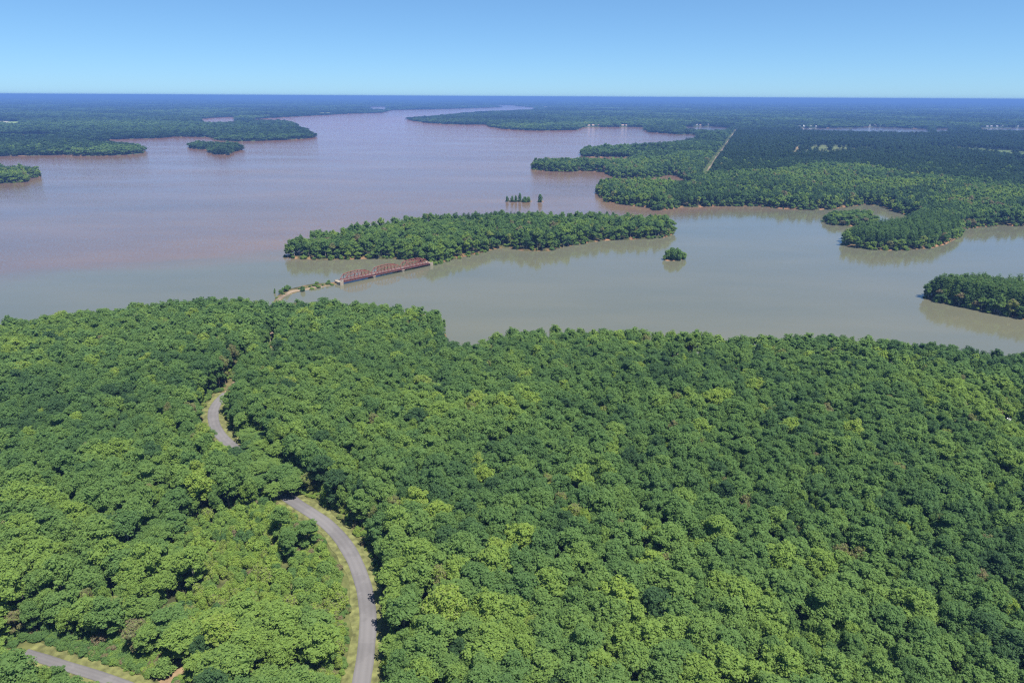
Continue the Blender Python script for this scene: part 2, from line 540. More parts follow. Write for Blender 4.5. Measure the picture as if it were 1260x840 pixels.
# asphalt with wheel tracks along the road (u = 0..1 across)
def asphalt(name, base, var=0.2):
    m, nt, out = new_mat(name)
    b = N(nt, "ShaderNodeBsdfPrincipled")
    b.inputs["Roughness"].default_value = 0.85
    uv = N(nt, "ShaderNodeAttribute", attribute_type='GEOMETRY', attribute_name="across")
    geo = N(nt, "ShaderNodeNewGeometry")
    c = np.array(base)
    tr = ramp(nt, uv.outputs["Fac"], [(0.0, c * 0.75), (0.16, c), (0.3, c * 0.92), (0.5, c * 1.04), (0.7, c * 0.92), (0.86, c), (1.0, c * 0.75)])
    n = noise_tex(nt, 0.07, 9, geo.outputs["Position"], 0.65)
    r = ramp(nt, n.outputs[0], [(0.3, (1 - var,) * 3), (0.48, (1.0,) * 3), (0.5, (1 + 0.5 * var,) * 3), (0.7, (1 + var,) * 3)])
    mm = N(nt, "ShaderNodeMix", data_type='RGBA', blend_type='MULTIPLY')
    mm.inputs[0].default_value = 1.0
    nt.links.new(tr.outputs[0], mm.inputs[6])
    nt.links.new(r.outputs[0], mm.inputs[7])
    nt.links.new(mm.outputs[2], b.inputs["Base Color"])
    nt.links.new(b.outputs[0], out.inputs[0])
    return m


M_ROAD = asphalt("worn_asphalt", (0.132, 0.124, 0.124))
M_TRACK = asphalt("dirt_track", (0.17, 0.125, 0.082), 0.35)
M_VERGE = simple("verge_grass", (0.125, 0.13, 0.045), 0.95, 0.5, 0.5)
M_RUST = simple("rusty_steel", (0.23, 0.085, 0.062), 0.8, 0.3, 0.8)
M_GIRDER = simple("dark_rusty_girder", (0.12, 0.052, 0.050), 0.8, 0.3, 0.5)
M_DECK = simple("bridge_deck", (0.14, 0.11, 0.10), 0.9, 0.3, 0.6)
M_CONC = simple("pale_concrete", (0.30, 0.25, 0.19), 0.9, 0.2, 0.6)
M_WHITE = simple("white_siding", (0.75, 0.74, 0.70), 0.7, 0.05, 0.5)
M_SIDING = simple("pale_siding", (0.42, 0.40, 0.36), 0.8, 0.1, 0.1)
M_GLASS = simple("window_glass", (0.04, 0.05, 0.06), 0.15, 0.1, 0.5, 0.6)
M_DOOR = simple("painted_door", (0.2, 0.12, 0.08), 0.6, 0.1, 1)
ROOFS = {'tan': simple("tan_shingles", (0.40, 0.26, 0.19), 0.9, 0.2, 1.2), 'red': simple("red_shingles", (0.22, 0.07, 0.06), 0.9, 0.2, 1.2),
         'grey': simple("grey_shingles", (0.30, 0.29, 0.30), 0.9, 0.2, 1.2), 'white': simple("white_metal_roof", (0.72, 0.73, 0.75), 0.4, 0.08, 1.2),
         'brown': simple("brown_shingles", (0.26, 0.18, 0.14), 0.9, 0.2, 1.2)}


# ------------------------------------------------------------------ mesh helpers
class MB:
    def __init__(self):
        self.v, self.f = [], []

    def box(self, x0, x1, y0, y1, z0, z1):
        i = len(self.v)
        self.v += [(x0, y0, z0), (x1, y0, z0), (x1, y1, z0), (x0, y1, z0), (x0, y0, z1), (x1, y0, z1), (x1, y1, z1), (x0, y1, z1)]
        self.f += [tuple(i + k for k in q) for q in ((3, 2, 1, 0), (4, 5, 6, 7), (0, 1, 5, 4), (1, 2, 6, 5), (2, 3, 7, 6), (3, 0, 4, 7))]

    def bar(self, a, b, w, h=None):
        a, b = Vector(a), Vector(b)
        h = h or w
        d = (b - a).normalized()
        up = Vector((0, 0, 1)) if abs(d.z) < 0.95 else Vector((0, 1, 0))
        s = d.cross(up).normalized()
        u = s.cross(d).normalized()
        i = len(self.v)
        for p in (a, b):
            for ks, ku in ((-1, -1), (1, -1), (1, 1), (-1, 1)):
                self.v.append(tuple(p + s * ks * w / 2 + u * ku * h / 2))
        self.f += [tuple(i + k for k in q) for q in ((3, 2, 1, 0), (4, 5, 6, 7), (0, 1, 5, 4), (1, 2, 6, 5), (2, 3, 7, 6), (3, 0, 4, 7))]

    def tube(self, pts, rad, n=6):
        i0 = len(self.v)
        pts = [Vector(p) for p in pts]
        for k, (p, r) in enumerate(zip(pts, rad)):
            d = (pts[min(k + 1, len(pts) - 1)] - pts[max(k - 1, 0)]).normalized()
            up = Vector((1, 0, 0)) if abs(d.x) < 0.9 else Vector((0, 1, 0))
            s = d.cross(up).normalized()
            u = d.cross(s).normalized()
            for j in range(n):
                a = 2 * math.pi * j / n
                self.v.append(tuple(p + s * math.cos(a) * r + u * math.sin(a) * r))
        for k in range(len(pts) - 1):
            for j in range(n):
                a, bq = i0 + k * n + j, i0 + k * n + (j + 1) % n
                self.f.append((a, bq, bq + n, a + n))
        self.f.append(tuple(i0 + (len(pts) - 1) * n + j for j in range(n)))

    def face(self, *pts):
        i = len(self.v)
        self.v += [tuple(p) for p in pts]
        self.f.append(tuple(range(i, i + len(pts))))

    def mesh(self, name, mat, smooth=False):
        me = bpy.data.meshes.new(name)
        me.from_pydata(self.v, [], self.f)
        me.materials.append(mat)
        if smooth:
            me.polygons.foreach_set("use_smooth", [True] * len(me.polygons))
        me.update()
        return me

    def obj(self, name, mat, parent=None, smooth=False):
        return link(name, self.mesh(name, mat, smooth), parent)


def link(name, data, parent=None):
    o = bpy.data.objects.new(name, data)
    C.objects.link(o)
    o.parent = parent
    return o


def thing(name, label, cat, loc=(0, 0, 0), rz=0.0, group=None):
    o = link(name, None)
    o.location = loc
    o.rotation_euler = (0, 0, rz)
    return tag(o, label, cat, group)


def tag(o, label, cat, group=None):
    o["label"] = label
    o["category"] = cat
    if group:
        o["group"] = group
    return o


def np_mesh(name, verts, faces, mat, smooth=False):
    """verts (n,3), faces (m,4) or (m,3)"""
    me = bpy.data.meshes.new(name)
    k = faces.shape[1]
    me.vertices.add(len(verts))
    me.vertices.foreach_set("co", np.ascontiguousarray(verts, np.float32).ravel())
    me.loops.add(faces.size)
    me.loops.foreach_set("vertex_index", np.ascontiguousarray(faces, np.int32).ravel())
    me.polygons.add(len(faces))
    me.polygons.foreach_set("loop_start", np.arange(0, faces.size, k, dtype=np.int32))
    me.polygons.foreach_set("use_smooth", np.full(len(faces), smooth))
    me.materials.append(mat)
    me.update(calc_edges=True)
    me.validate()
    return me


# ------------------------------------------------------------------ ground and water
az = np.radians(np.r_[np.arange(-180, -45, 3.0), np.arange(-45, 45, 0.19), np.arange(45, 180, 3.0)])
rr = [1.0] + list(np.linspace(8, 100, 24))
while rr[-1] < 42000:
    rr.append(rr[-1] + max(2.0, 0.0125 * rr[-1]))
rr = np.array(rr)
RR, AA = np.meshgrid(rr, az, indexing='ij')
gx, gy = (RR * np.sin(AA)).ravel(), (RR * np.cos(AA)).ravel()
gs = land(gx, gy)
gz = height_s(gx, gy, gs)
nr, na = RR.shape
ii, jj = np.meshgrid(np.arange(nr - 1), np.arange(na), indexing='ij')
j2 = (jj + 1) % na
quads = np.stack([ii * na + jj, ii * na + j2, (ii + 1) * na + j2, (ii + 1) * na + jj], -1).reshape(-1, 4)[:, ::-1]
ground_me = np_mesh("ground", np.column_stack([gx, gy, gz]), quads, M_GROUND, True)
col = np.empty((len(gx), 4), np.float32)
col[:] = (0.048, 0.052, 0.024, 1)
mixn = fbm(gx, gy, 26, 41)[:, None]
far_m = ss(900, 2200, np.hypot(gx, gy))[:, None]
col[:, :3] = col[:, :3] * (0.7 + 0.6 * mixn) * (1 - far_m) + far_m * np.array((0.04, 0.06, 0.025))
for fpoly, fc, keep in FIELDS:
    m = sdf(fpoly, gx, gy, 60) > 0
    col[m, :3] = fc
cd = line_dist(CORR, gx, gy)
m = (cd < 12) & (gs > 0)
col[m, :3] = (0.065, 0.085, 0.032)
for ln, w, c in ((ROAD, 7.5, (0.10, 0.105, 0.04)), (LANE, 7.0, (0.10, 0.105, 0.04)), (TRACK, 5.0, (0.12, 0.105, 0.05))):
    m = line_dist(ln[::3], gx, gy) < w
    col[m, :3] = c
m = sdf(THICKET, gx, gy, 5) > 0
col[m, :3] = np.array((0.10, 0.11, 0.042)) * (0.6 + 0.8 * mixn[m])
clay = np.array((0.27, 0.14, 0.08))
bankc = PG([(195, 824), (212, 815), (232, 806), (226, 830), (205, 845), (190, 845)])[:, :2]
m = sdf(bankc, gx, gy, 5) > 0
col[m, :3] = (0.22, 0.15, 0.095)
k = ss(3.2, 1.2, gs) * ss(-3, -0.5, gs)
k = k * np.where(line_dist(TRACK[::3], gx, gy) < 9, 0.25, 1.0) * np.clip(0.25 + 1.1 * fbm(gx, gy, 40, 51, 2), 0, 1)
col[:, :3] = col[:, :3] * (1 - k[:, None]) + clay * k[:, None]
ca = ground_me.color_attributes.new("soil_colour", 'FLOAT_COLOR', 'POINT')
ca.data.foreach_set("color", col.ravel())
ground = link("ground", ground_me)
ground["kind"] = "structure"

wm_ = MB()
n = 24
xs = np.linspace(-12000, 12000, n)
wv = np.array([(x, y + 8000, 0.0) for y in xs for x in xs])
wf = np.array([(j * n + i, j * n + i + 1, (j + 1) * n + i + 1, (j + 1) * n + i) for j in range(n - 1) for i in range(n - 1)])
water = link("lake_water", np_mesh("lake_water", wv, wf, M_WATER))
water["kind"] = "structure"


def strip(name, line, offs, lift, mat, ragged=0.0, seed=0):
    """a ribbon draped on the ground between two offsets from a centre line"""
    t = np.gradient(line, axis=0)
    t /= np.hypot(t[:, 0], t[:, 1])[:, None]
    nv = np.column_stack([t[:, 1], -t[:, 0]])
    cols = np.linspace(offs[0], offs[1], 7)
    V = []
    for kk, o in enumerate(cols):
        rg = ragged * (vnoise(line[:, 0], line[:, 1], 5.0, seed + kk) - 0.5) * 2 if kk in (0, 6) else 0
        q = line + nv * (o + rg)[:, None] if np.ndim(o + rg) else line + nv * o
        V.append(np.column_stack([q, height(q[:, 0], q[:, 1]) + lift]))
    V = np.array(V)
    m_, L = V.shape[:2]
    a, b_ = np.meshgrid(np.arange(m_ - 1), np.arange(L - 1), indexing='ij')
    F = np.stack([a * L + b_, a * L + b_ + 1, (a + 1) * L + b_ + 1, (a + 1) * L + b_], -1).reshape(-1, 4)
    me = np_mesh(name, V.reshape(-1, 3), F, mat, True)
    at_ = me.attributes.new("across", 'FLOAT', 'POINT')
    at_.data.foreach_set("value", np.repeat(np.linspace(0, 1, m_), L).astype(np.float32))
    # flip if facing down
    if me.polygons[0].normal.z < 0:
        me.flip_normals()
    o = link(name, me)
    o["kind"] = "structure"
    return o


strip("road_verge", ROAD, (-4.0, 3.9), 0.10, M_VERGE, 0.9, 61)
strip("road", ROAD, (-2.05, 2.05), 0.16, M_ROAD, 0.12, 62)
strip("lane_verge", LANE, (-3.6, 2.6), 0.10, M_VERGE, 0.7, 63)
strip("lane", LANE, (-1.2, 1.2), 0.16, M_ROAD, 0.12, 64)
strip("dirt_track", TRACK, (-1.3, 1.3), 0.14, M_TRACK, 0.4, 65)
strip("corridor_track", smooth_line(CORR, 8.0), (-2.0, 2.0), 0.35, M_TRACK, 0.8, 66)


# ------------------------------------------------------------------ foliage
ICO = None


def ico():
    global ICO
    if ICO is None:
        import bmesh
        bm = bmesh.new()
        bmesh.ops.create_icosphere(bm, subdivisions=1, radius=1.0)
        v = np.array([p.co[:] for p in bm.verts])
        f = np.array([[q.index for q in p.verts] for p in bm.faces])
        bm.free()
        ICO = v, f
    return ICO


def unit(r, n_):
    d = r.normal(size=(n_, 3))
    return d / np.linalg.norm(d, axis=1)[:, None]


def leaf_cloud(centres, radii, squash, nq, leaf, r, up=0.75, out=0.85, core=0.72, cores=None):
    """leaf-sized faces on the surface of many clumps, with solid cores behind them"""
    w = radii ** 2
    w = w / w.sum()
    pick = r.choice(len(centres), nq * 2, p=w)
    d = unit(r, nq * 2)
    d[:, 2] = np.where((d[:, 2] < -0.3) & (r.random(nq * 2) < 0.7), -d[:, 2], d[:, 2])
    p = centres[pick] + d * (radii[pick] * (0.78 + 0.34 * r.random(nq * 2)))[:, None] * np.array([1, 1, squash])
    keep = np.ones(nq * 2, bool)
    for c, ra in zip(centres, radii):
        q = (p - c) / np.array([1, 1, squash])
        keep &= (q ** 2).sum(1) > (0.70 * ra) ** 2
    p, d = p[keep][:nq], d[keep][:nq]
    m = len(p)
    nrm_ = d * out + unit(r, m) * 0.6 + np.array([0, 0, up])
    nrm_ /= np.linalg.norm(nrm_, axis=1)[:, None]
    t = np.cross(nrm_, unit(r, m))
    t /= np.linalg.norm(t, axis=1)[:, None] + 1e-9
    b_ = np.cross(nrm_, t)
    s = leaf * (0.5 + 0.95 * r.random(m) ** 2)
    s2 = s * (0.5 + 0.4 * r.random(m))
    V = np.stack([p - t * s[:, None] * 0.5, p - b_ * s2[:, None] * 0.5, p + t * s[:, None] * 0.5, p + b_ * s2[:, None] * 0.5], 1).reshape(-1, 3)
    F4 = np.arange(4 * m).reshape(m, 4)
    tri = np.concatenate([F4[:, [0, 1, 2]], F4[:, [0, 2, 3]]], 0)
    sh = r.random(m)
    shade = np.concatenate([sh, sh])
    iv, if_ = ico()
    vs_, fs_, base = [V], [tri], len(V)
    for c, ra in (cores if cores is not None else zip(centres, radii)):
        jit = 1 + 0.16 * r.normal(size=(len(iv), 1))
        vs_.append(c + iv * jit * ra * core * np.array([1, 1, squash]))
        fs_.append(if_ + base)
        base += len(iv)
        shade = np.concatenate([shade, np.full(len(if_), 0.3)])
    return np.vstack(vs_), np.vstack(fs_), shade


def leaf_mesh(name, V, F, shade, mat):
    me = np_mesh(name, V, F, mat)
    a = me.attributes.new("leaf_shade", 'FLOAT', 'FACE')
    a.data.foreach_set("value", shade.astype(np.float32))
    return me


def broadleaf_parts(seed, nq, leaf, sub=13):
    """nominal tree: 14 m tall, crown radius about 4 m"""
    r = np.random.default_rng(seed)
    nl = int(r.integers(7, 12))
    ctr, rad = [], []
    ctr.append((0, 0, 9.3))
    rad.append(2.5)
    wide = r.uniform(0.85, 1.1)
    for k in range(nl):
        a = 2 * math.pi * (k + r.uniform(-0.35, 0.35)) / nl
        el = r.uniform(-0.5, 1.0)
        q = r.uniform(1.7, 2.7) * wide
        ctr.append((math.cos(a) * q * math.cos(el * 0.8), math.sin(a) * q * math.cos(el * 0.8), 9.0 + 2.3 * math.sin(el) + r.uniform(-.6, .6)))
        rad.append(r.uniform(1.25, 1.9))
    for k in range(3):
        a = r.uniform(0, 6.28)
        ctr.append((math.cos(a) * r.uniform(0.3, 1.3), math.sin(a) * r.uniform(0.3, 1.3), r.uniform(11.2, 12.3)))
        rad.append(r.uniform(1.1, 1.7))
    for k in range(5):                       # lower skirt of the crown
        a = 2 * math.pi * (k + r.uniform(-0.4, 0.4)) / 5
        q = r.uniform(1.2, 2.3)
        ctr.append((math.cos(a) * q, math.sin(a) * q, r.uniform(4.2, 6.6)))
        rad.append(r.uniform(1.0, 1.5))
    ctr, rad = np.array(ctr), np.array(rad)
    sc, sr = [], []
    for c, ra in zip(ctr, rad):
        d = unit(r, sub)
        d[:, 2] = np.where(d[:, 2] < -0.35, -d[:, 2], d[:, 2])
        sc.append(c + d * (ra * r.uniform(0.6, 1.08, (sub, 1))))
        sr.append(r.uniform(0.34, 0.78, sub) * (ra / 1.5) ** 0.5)
    sc, sr = np.vstack(sc), np.hstack(sr)
    crown = leaf_cloud(sc, sr, 0.85, nq, leaf, r, cores=list(zip(ctr, rad)), core=0.74)
    t = MB()
    bend = r.uniform(-0.35, 0.35, 2)
    t.tube([(0, 0, -0.6), (0, 0, 0.4), (bend[0], bend[1], 4.5), (bend[0] * .5, bend[1] * .5, 8.0), (0, 0, 11.3)], [0.36, 0.27, 0.2, 0.14, 0.04])
    for k in range(6):
        c = ctr[1 + k % nl]
        s = (bend[0] * .8, bend[1] * .8, 4.6 + 0.6 * k)
        mid = (c[0] * 0.5, c[1] * 0.5, (s[2] + c[2]) / 2 - 0.2)
        t.tube([s, mid, tuple(c)], [0.12, 0.08, 0.03], 5)
    return crown, t


def pine_parts(seed, nq, leaf, slim=1.0):
    """nominal pine: 16 m tall, crown radius about 2.6 m"""
    r = np.random.default_rng(seed)
    sc, sr = [], []
    z = 4.8
    while z < 15.6:
        t = (z - 4.8) / 10.8
        reach = slim * (2.5 * (1 - t ** 3) ** 0.75 * (0.6 + 0.4 * min(1, t * 3)) + 0.15)
        nb = int(3 + 4 * (1 - t))
        a0 = r.uniform(0, 6.28)
        for k in range(nb):
            a = a0 + 2 * math.pi * k / nb + r.uniform(-0.4, 0.4)
            q = reach * r.uniform(0.6, 1.1)
            sc.append((math.cos(a) * q, math.sin(a) * q, z + r.uniform(-0.3, 0.5)))
            sr.append(r.uniform(0.6, 0.95) * (0.75 + 0.25 * (1 - t)))
            if q > 1.3:
                sc.append((math.cos(a) * q * .5, math.sin(a) * q * .5, z + r.uniform(-0.2, 0.3)))
                sr.append(r.uniform(0.5, 0.75))
        z += r.uniform(0.75, 1.15)
    sc.append((0, 0, 16.0))
    sr.append(0.4)
    sc, sr = np.array(sc), np.array(sr)
    cores = [((0, 0, 7.5 + 1.7 * k), 1.45 * slim * (1 - k * 0.12)) for k in range(5)]
    crown = leaf_cloud(sc, sr, 0.62, nq, leaf, r, up=0.5, out=0.7, cores=[(np.array(c), q) for c, q in cores], core=0.9)
    t = MB()
    t.tube([(0, 0, -0.6), (0, 0, 0.5), (0.1, 0, 7), (0, 0, 15.8)], [0.28, 0.21, 0.15, 0.03])
    for k in range(8):
        c = sc[int(r.integers(0, len(sc) // 2))]
        t.tube([(0.05, 0, c[2] - 0.5), tuple(c)], [0.06, 0.02], 4)
    return crown, t


def shrub_parts(seed, nq, leaf):
    """nominal shrub: 3 m tall, radius about 1.7 m"""
    r = np.random.default_rng(seed)
    nl = 14
    a = r.uniform(0, 6.28, nl)
    q = r.uniform(0.2, 1.15, nl)
    sc = np.column_stack([np.cos(a) * q, np.sin(a) * q, r.uniform(0.5, 2.2, nl) * (1 - 0.25 * q)])
    sr = r.uniform(0.45, 0.8, nl)
    crown = leaf_cloud(sc, sr, 0.95, nq, leaf, r, core=0.8)
    t = MB()
    for k in range(5):
        t.tube([(0, 0, -0.3), (sc[k][0] * .4, sc[k][1] * .4, 0.6), tuple(sc[k])], [0.07, 0.05, 0.02], 4)
    return crown, t


def join_parts(name, crown, t, mat, bark=None):
    """crown and stem as one mesh with two materials, for the massed woodland"""
    V, F, sh = crown
    tv = np.array(t.v)
    tf = []
    for f in t.f:
        for k in range(1, len(f) - 1):
            tf.append((f[0], f[k], f[k + 1]))
    tf = np.array(tf)
    me = leaf_mesh(name, np.vstack([V, tv]), np.vstack([F, tf + len(V)]), np.concatenate([sh, np.zeros(len(tf))]), mat)
    me.materials.append(bark or M_BARK)
    mi = np.zeros(len(F) + len(tf), np.int32)
    mi[len(F):] = 1
    me.polygons.foreach_set("material_index", mi)
    return me


src = bpy.data.collections.new("woodland_sources")      # not linked to the scene: shapes the massed woodland repeats


def source(name, me):
    o = bpy.data.objects.new(name, me)
    src.objects.link(o)


NB, NBM, NBF, NP, NPF, NS = 10, 6, 5, 5, 4, 4
B_PARTS, P_PARTS, S_PARTS = [], [], []
VAR = {}
cnt = 0


def reg(kind, me):
    global cnt
    source("source_%03d" % cnt, me)
    VAR.setdefault(kind, []).append(cnt)
    cnt += 1


for k in range(NB):
    cr, tk = broadleaf_parts(100 + k, 5600, 0.44)
    me = join_parts("broadleaf_mass", cr, tk, M_LEAF)
    B_PARTS.append((leaf_mesh("crown", *cr, M_LEAF), tk.mesh("trunk", M_BARK if k % 3 else M_BARK_PALE, True)))
    reg('b', me)
for k in range(NBM):
    cr, tk = broadleaf_parts(200 + k, 1100, 0.85)
    reg('bm', join_parts("broadleaf_mid", cr, tk, M_LEAF, M_BARK_PALE))
for k in range(NBF):
    cr, tk = broadleaf_parts(300 + k, 360, 1.5, 5)
    reg('bf', join_parts("broadleaf_far", cr, tk, M_LEAF))
for k in range(NP):
    cr, tk = pine_parts(400 + k, 2400, 0.5)
    P_PARTS.append((leaf_mesh("crown", *cr, M_NEEDLE), tk.mesh("trunk", M_BARK, True)))
    reg('p', join_parts("pine_mass", cr, tk, M_NEEDLE))
for k in range(NPF):
    cr, tk = pine_parts(500 + k, 260, 1.3)
    reg('pf', join_parts("pine_far", cr, tk, M_NEEDLE, M_BARK_PALE))
for k in range(NS):
    cr, tk = shrub_parts(600 + k, 1100, 0.3)
    S_PARTS.append((leaf_mesh("crown", *cr, M_LEAF), tk.mesh("stem", M_BARK, True)))
    reg('s', join_parts("shrub_mass", cr, tk, M_LEAF))


def mass_group():
    ng = bpy.data.node_groups.new("woodland_mass", 'GeometryNodeTree')
    ng.interface.new_socket("Geometry", in_out='INPUT', socket_type='NodeSocketGeometry')
    ng.interface.new_socket("Geometry", in_out='OUTPUT', socket_type='NodeSocketGeometry')
    gi, go = ng.nodes.new("NodeGroupInput"), ng.nodes.new("NodeGroupOutput")
    ci = ng.nodes.new("GeometryNodeCollectionInfo")
    ci.inputs["Collection"].default_value = src
    ci.inputs["Separate Children"].default_value = True
    ci.inputs["Reset Children"].default_value = True
    ip = ng.nodes.new("GeometryNodeInstanceOnPoints")
    ip.inputs["Pick Instance"].default_value = True

    def na_(name, typ):
        q = ng.nodes.new("GeometryNodeInputNamedAttribute")
        q.data_type = typ
        q.inputs["Name"].default_value = name
        return q.outputs["Attribute"]
    ng.links.new(gi.outputs[0], ip.inputs["Points"])
    ng.links.new(ci.outputs[0], ip.inputs["Instance"])
    ng.links.new(na_("variant", 'INT'), ip.inputs["Instance Index"])
    ng.links.new(na_("turn", 'FLOAT_VECTOR'), ip.inputs["Rotation"])
    ng.links.new(na_("size", 'FLOAT_VECTOR'), ip.inputs["Scale"])
    ng.links.new(ip.outputs[0], go.inputs[0])
    return ng


NG = mass_group()


def mass(name, label, cat, T):
    """many plants that read as one mass; T: dict of arrays x y z sx sz tint variant"""
    if len(T['x']) == 0:
        return
    me = bpy.data.meshes.new(name)
    me.vertices.add(len(T['x']))
    me.vertices.foreach_set("co", np.column_stack([T['x'], T['y'], T['z']]).astype(np.float32).ravel())
    a = me.attributes.new("variant", 'INT', 'POINT')
    a.data.foreach_set("value", T['variant'].astype(np.int32))
    a = me.attributes.new("tint", 'FLOAT', 'POINT')
    a.data.foreach_set("value", T['tint'].astype(np.float32))
    a = me.attributes.new("turn", 'FLOAT_VECTOR', 'POINT')
    nn = len(T['x'])
    a.data.foreach_set("vector", np.column_stack([rng.normal(0, .03, nn), rng.normal(0, .03, nn), rng.uniform(0, 6.28, nn)]).astype(np.float32).ravel())
    a = me.attributes.new("size", 'FLOAT_VECTOR', 'POINT')
    a.data.foreach_set("vector", np.column_stack([T['sx'], T['sx'] * rng.uniform(.88, 1.12, nn), T['sz']]).astype(np.float32).ravel())
    o = link(name, me)
    md = o.modifiers.new("spread", 'NODES')
    md.node_group = NG
    tag(o, label, cat)
    o["kind"] = "stuff"
    return o


def sub(T, m):
    return {k: v[m] for k, v in T.items()}


def cat_T(*Ts):
    return {k: np.concatenate([t[k] for t in Ts]) for k in Ts[0]}


def tint_field(x, y, big=60, seed=71):
    n_ = len(x)
    f = fbm(x, y, big, seed, 2)
    t = 0.47 + 0.50 * (f - 0.5) + 0.2 * (vnoise(x, y, 14, seed + 5) - 0.5) + rng.normal(0, 0.10, n_)
    t = np.clip(t, 0.16, 0.71)
    u = rng.random(n_)
    t = np.where(u < 0.035, rng.uniform(0.72, 0.84, n_), t)
    t = np.where((u > 0.10) & (u < 0.14), rng.uniform(0.11, 0.19, n_), t)
    t = np.where(u > 0.955, rng.uniform(0.88, 0.925, n_), t)
    return t


# ---- near woodland: crowns that touch, by dart throwing with each tree's own radius
ROAD_VIS = PG([(445, 835), (451, 800), (453, 770), (452, 742), (446, 715), (437, 690), (424, 668), (405, 647), (385, 632), (365, 620),
               (279, 543), (268, 531), (263, 517), (262, 504), (267, 496)])
LANE_VIS = PG([(60, 811), (72, 816), (85, 821), (100, 825), (115, 830), (130, 835), (145, 840)])
TRACK_VIS = PG([(337, 431), (333, 425), (342, 435)])
CABINS = [  # roof pixel, roof colour, wall colour, label
    ((675, 412), 'white', 'small white cabin with white roof peeping out behind the shoreline trees'),
    ((831, 440), 'tan', 'cabin with pinkish tan roof half hidden among trees by the shore'),
    ((847, 441), 'red', 'dark red roofed cabin between two tan roofed cabins among the trees'),
    ((865, 441), 'tan', 'tan roofed cabin beside a dark leaning gap in the shoreline trees'),
    ((1049, 450), 'white', 'white cabin beside a tall bare trunk in the woodland'),
    ((1097, 452), 'tan', 'small tan roofed cabin beside a wider brown roofed cabin in the woodland'),
    ((1127, 453), 'brown', 'wide brown roofed cabin between tall shoreline trees'),
    ((1215, 493), 'grey', 'grey roofed cabin alone in a gap of the inland woodland'),
    ((1234, 517), 'white', 'white metal roofed shed in a dark gap of the inland woodland'),
]
CAB_POS = []
for (cx, cy), rc, lab in CABINS:
    zz = 8.0
    for _ in range(8):
        q = P([(cx, cy)], zz + 3.6)[0]
        zz = 0.5 * zz + 0.5 * float(height(q[0], q[1])[0])
    CAB_POS.append((q[0], q[1], float(height(q[0], q[1])[0])))

cell = 4.0
grid = {}
trees = []


def try_place(x, y, r_):
    ci, cj = int(math.floor(x / cell)), int(math.floor(y / cell))
    for a in (-2, -1, 0, 1, 2):
        for b_ in (-2, -1, 0, 1, 2):
            for (u, v, q) in grid.get((ci + a, cj + b_), ()):
                if (u - x) ** 2 + (v - y) ** 2 < (0.60 * (q + r_)) ** 2:
                    return False
    grid.setdefault((ci, cj), []).append((x, y, r_))
    return True


NCAND = 150000
cxs = rng.uniform(-430, 430, NCAND)
cys = rng.uniform(20, 440, NCAND)
inw = (np.abs(cxs) < 0.86 * cys + 70)
cxs, cys = cxs[inw], cys[inw]
csd = sdf(NEAR, cxs, cys)
okc = csd > 0.8
cxs, cys, csd = cxs[okc], cys[okc], csd[okc]
droad = line_dist(ROAD[::3], cxs, cys)
dthick = -sdf(THICKET, cxs, cys, 30)
dtrack = line_dist(TRACK[::3], cxs, cys)
dlane = line_dist(LANE[::3], cxs, cys)
inth = (sdf(THICKET, cxs, cys, 30) + 12 * (vnoise(cxs, cys, 11, 89) - 0.5) > 0) & (vnoise(cxs, cys, 15, 90) < 0.72)
HIDDEN = line_dist(PG([(340, 601), (328, 590), (306, 568), (292, 555)])[:, :2], cxs, cys) < 9
inbank = sdf(BANK, cxs, cys, 5) > 0
szn = fbm(cxs, cys, 45, 81, 2)
hgn = fbm(cxs, cys, 28, 86, 2)
gapn = vnoise(cxs, cys, 9, 87) * 0.6 + vnoise(cxs, cys, 23, 88) * 0.4
order = np.argsort(-rng.random(len(cxs)) - 0.0)
rad_all = np.clip(1.7 + 2.6 * rng.random(len(cxs)) ** 1.5 + 1.6 * (szn - 0.5), 1.35, 4.5)
order = np.argsort(-(rad_all + rng.normal(0, 1.1, len(cxs))))
for k in order:
    x, y, r_ = cxs[k], cys[k], rad_all[k]
    if inth[k]:
        r_ = 0.9 + 1.6 * (r_ - 1.35) / 3.1
    if inbank[k] or (gapn[k] > 0.93 and csd[k] > 12) or (y > 385 and dtrack[k] < 14 and csd[k] < 9):
        continue
    if dlane[k] < 4.0 + 0.7 * r_ or dtrack[k] < (2.0 + 0.6 * r_ if 255 < y < 345 else 1.6):
        continue
    if droad[k] < (1.0 if HIDDEN[k] else 4.6 + 0.62 * r_):
        continue
    if any((x - c[0]) ** 2 + (y - c[1]) ** 2 < (5.0 + 0.5 * r_) ** 2 for c in CAB_POS):
        continue
    if try_place(x, y, r_):
        hh = (1.6 + 1.7 * r_ if inth[k] else 8.6 + 1.5 * r_ + 3.2 * (hgn[k] - 0.5) + rng.normal(0, 0.75))
        if not inth[k] and (dthick[k] < 7 or dlane[k] < 11 or droad[k] < 8):
            hh *= rng.uniform(0.55, 0.9)
        if HIDDEN[k]:
            hh *= 0.55
        trees.append((x, y, r_, hh, inth[k]))
tr = np.array([t[:4] for t in trees], float)
th = np.array([t[4] for t in trees], bool)
tz = height(tr[:, 0], tr[:, 1])
# what the photograph shows open stays open: no crown stands between the camera and these spots
drop = np.zeros(len(tr), bool)
eye = np.array([0, 0, H])


def clear_view(pts, slack, zoff=0.0):
    for p in pts:
        tgt = np.array([p[0], p[1], p[2] + zoff])
        dvec = tgt - eye
        L = np.linalg.norm(dvec)
        dvec = dvec / L
        cen = np.column_stack([tr[:, 0], tr[:, 1], tz + tr[:, 3] * 0.68])
        rel = cen - eye
        t = rel @ dvec
        perp = rel - t[:, None] * dvec
        d = np.sqrt(perp[:, 0] ** 2 + perp[:, 1] ** 2 + (perp[:, 2] * 0.9) ** 2)
        drop[(t < L + 1) & (t > 0) & (d < tr[:, 2] * slack)] = True


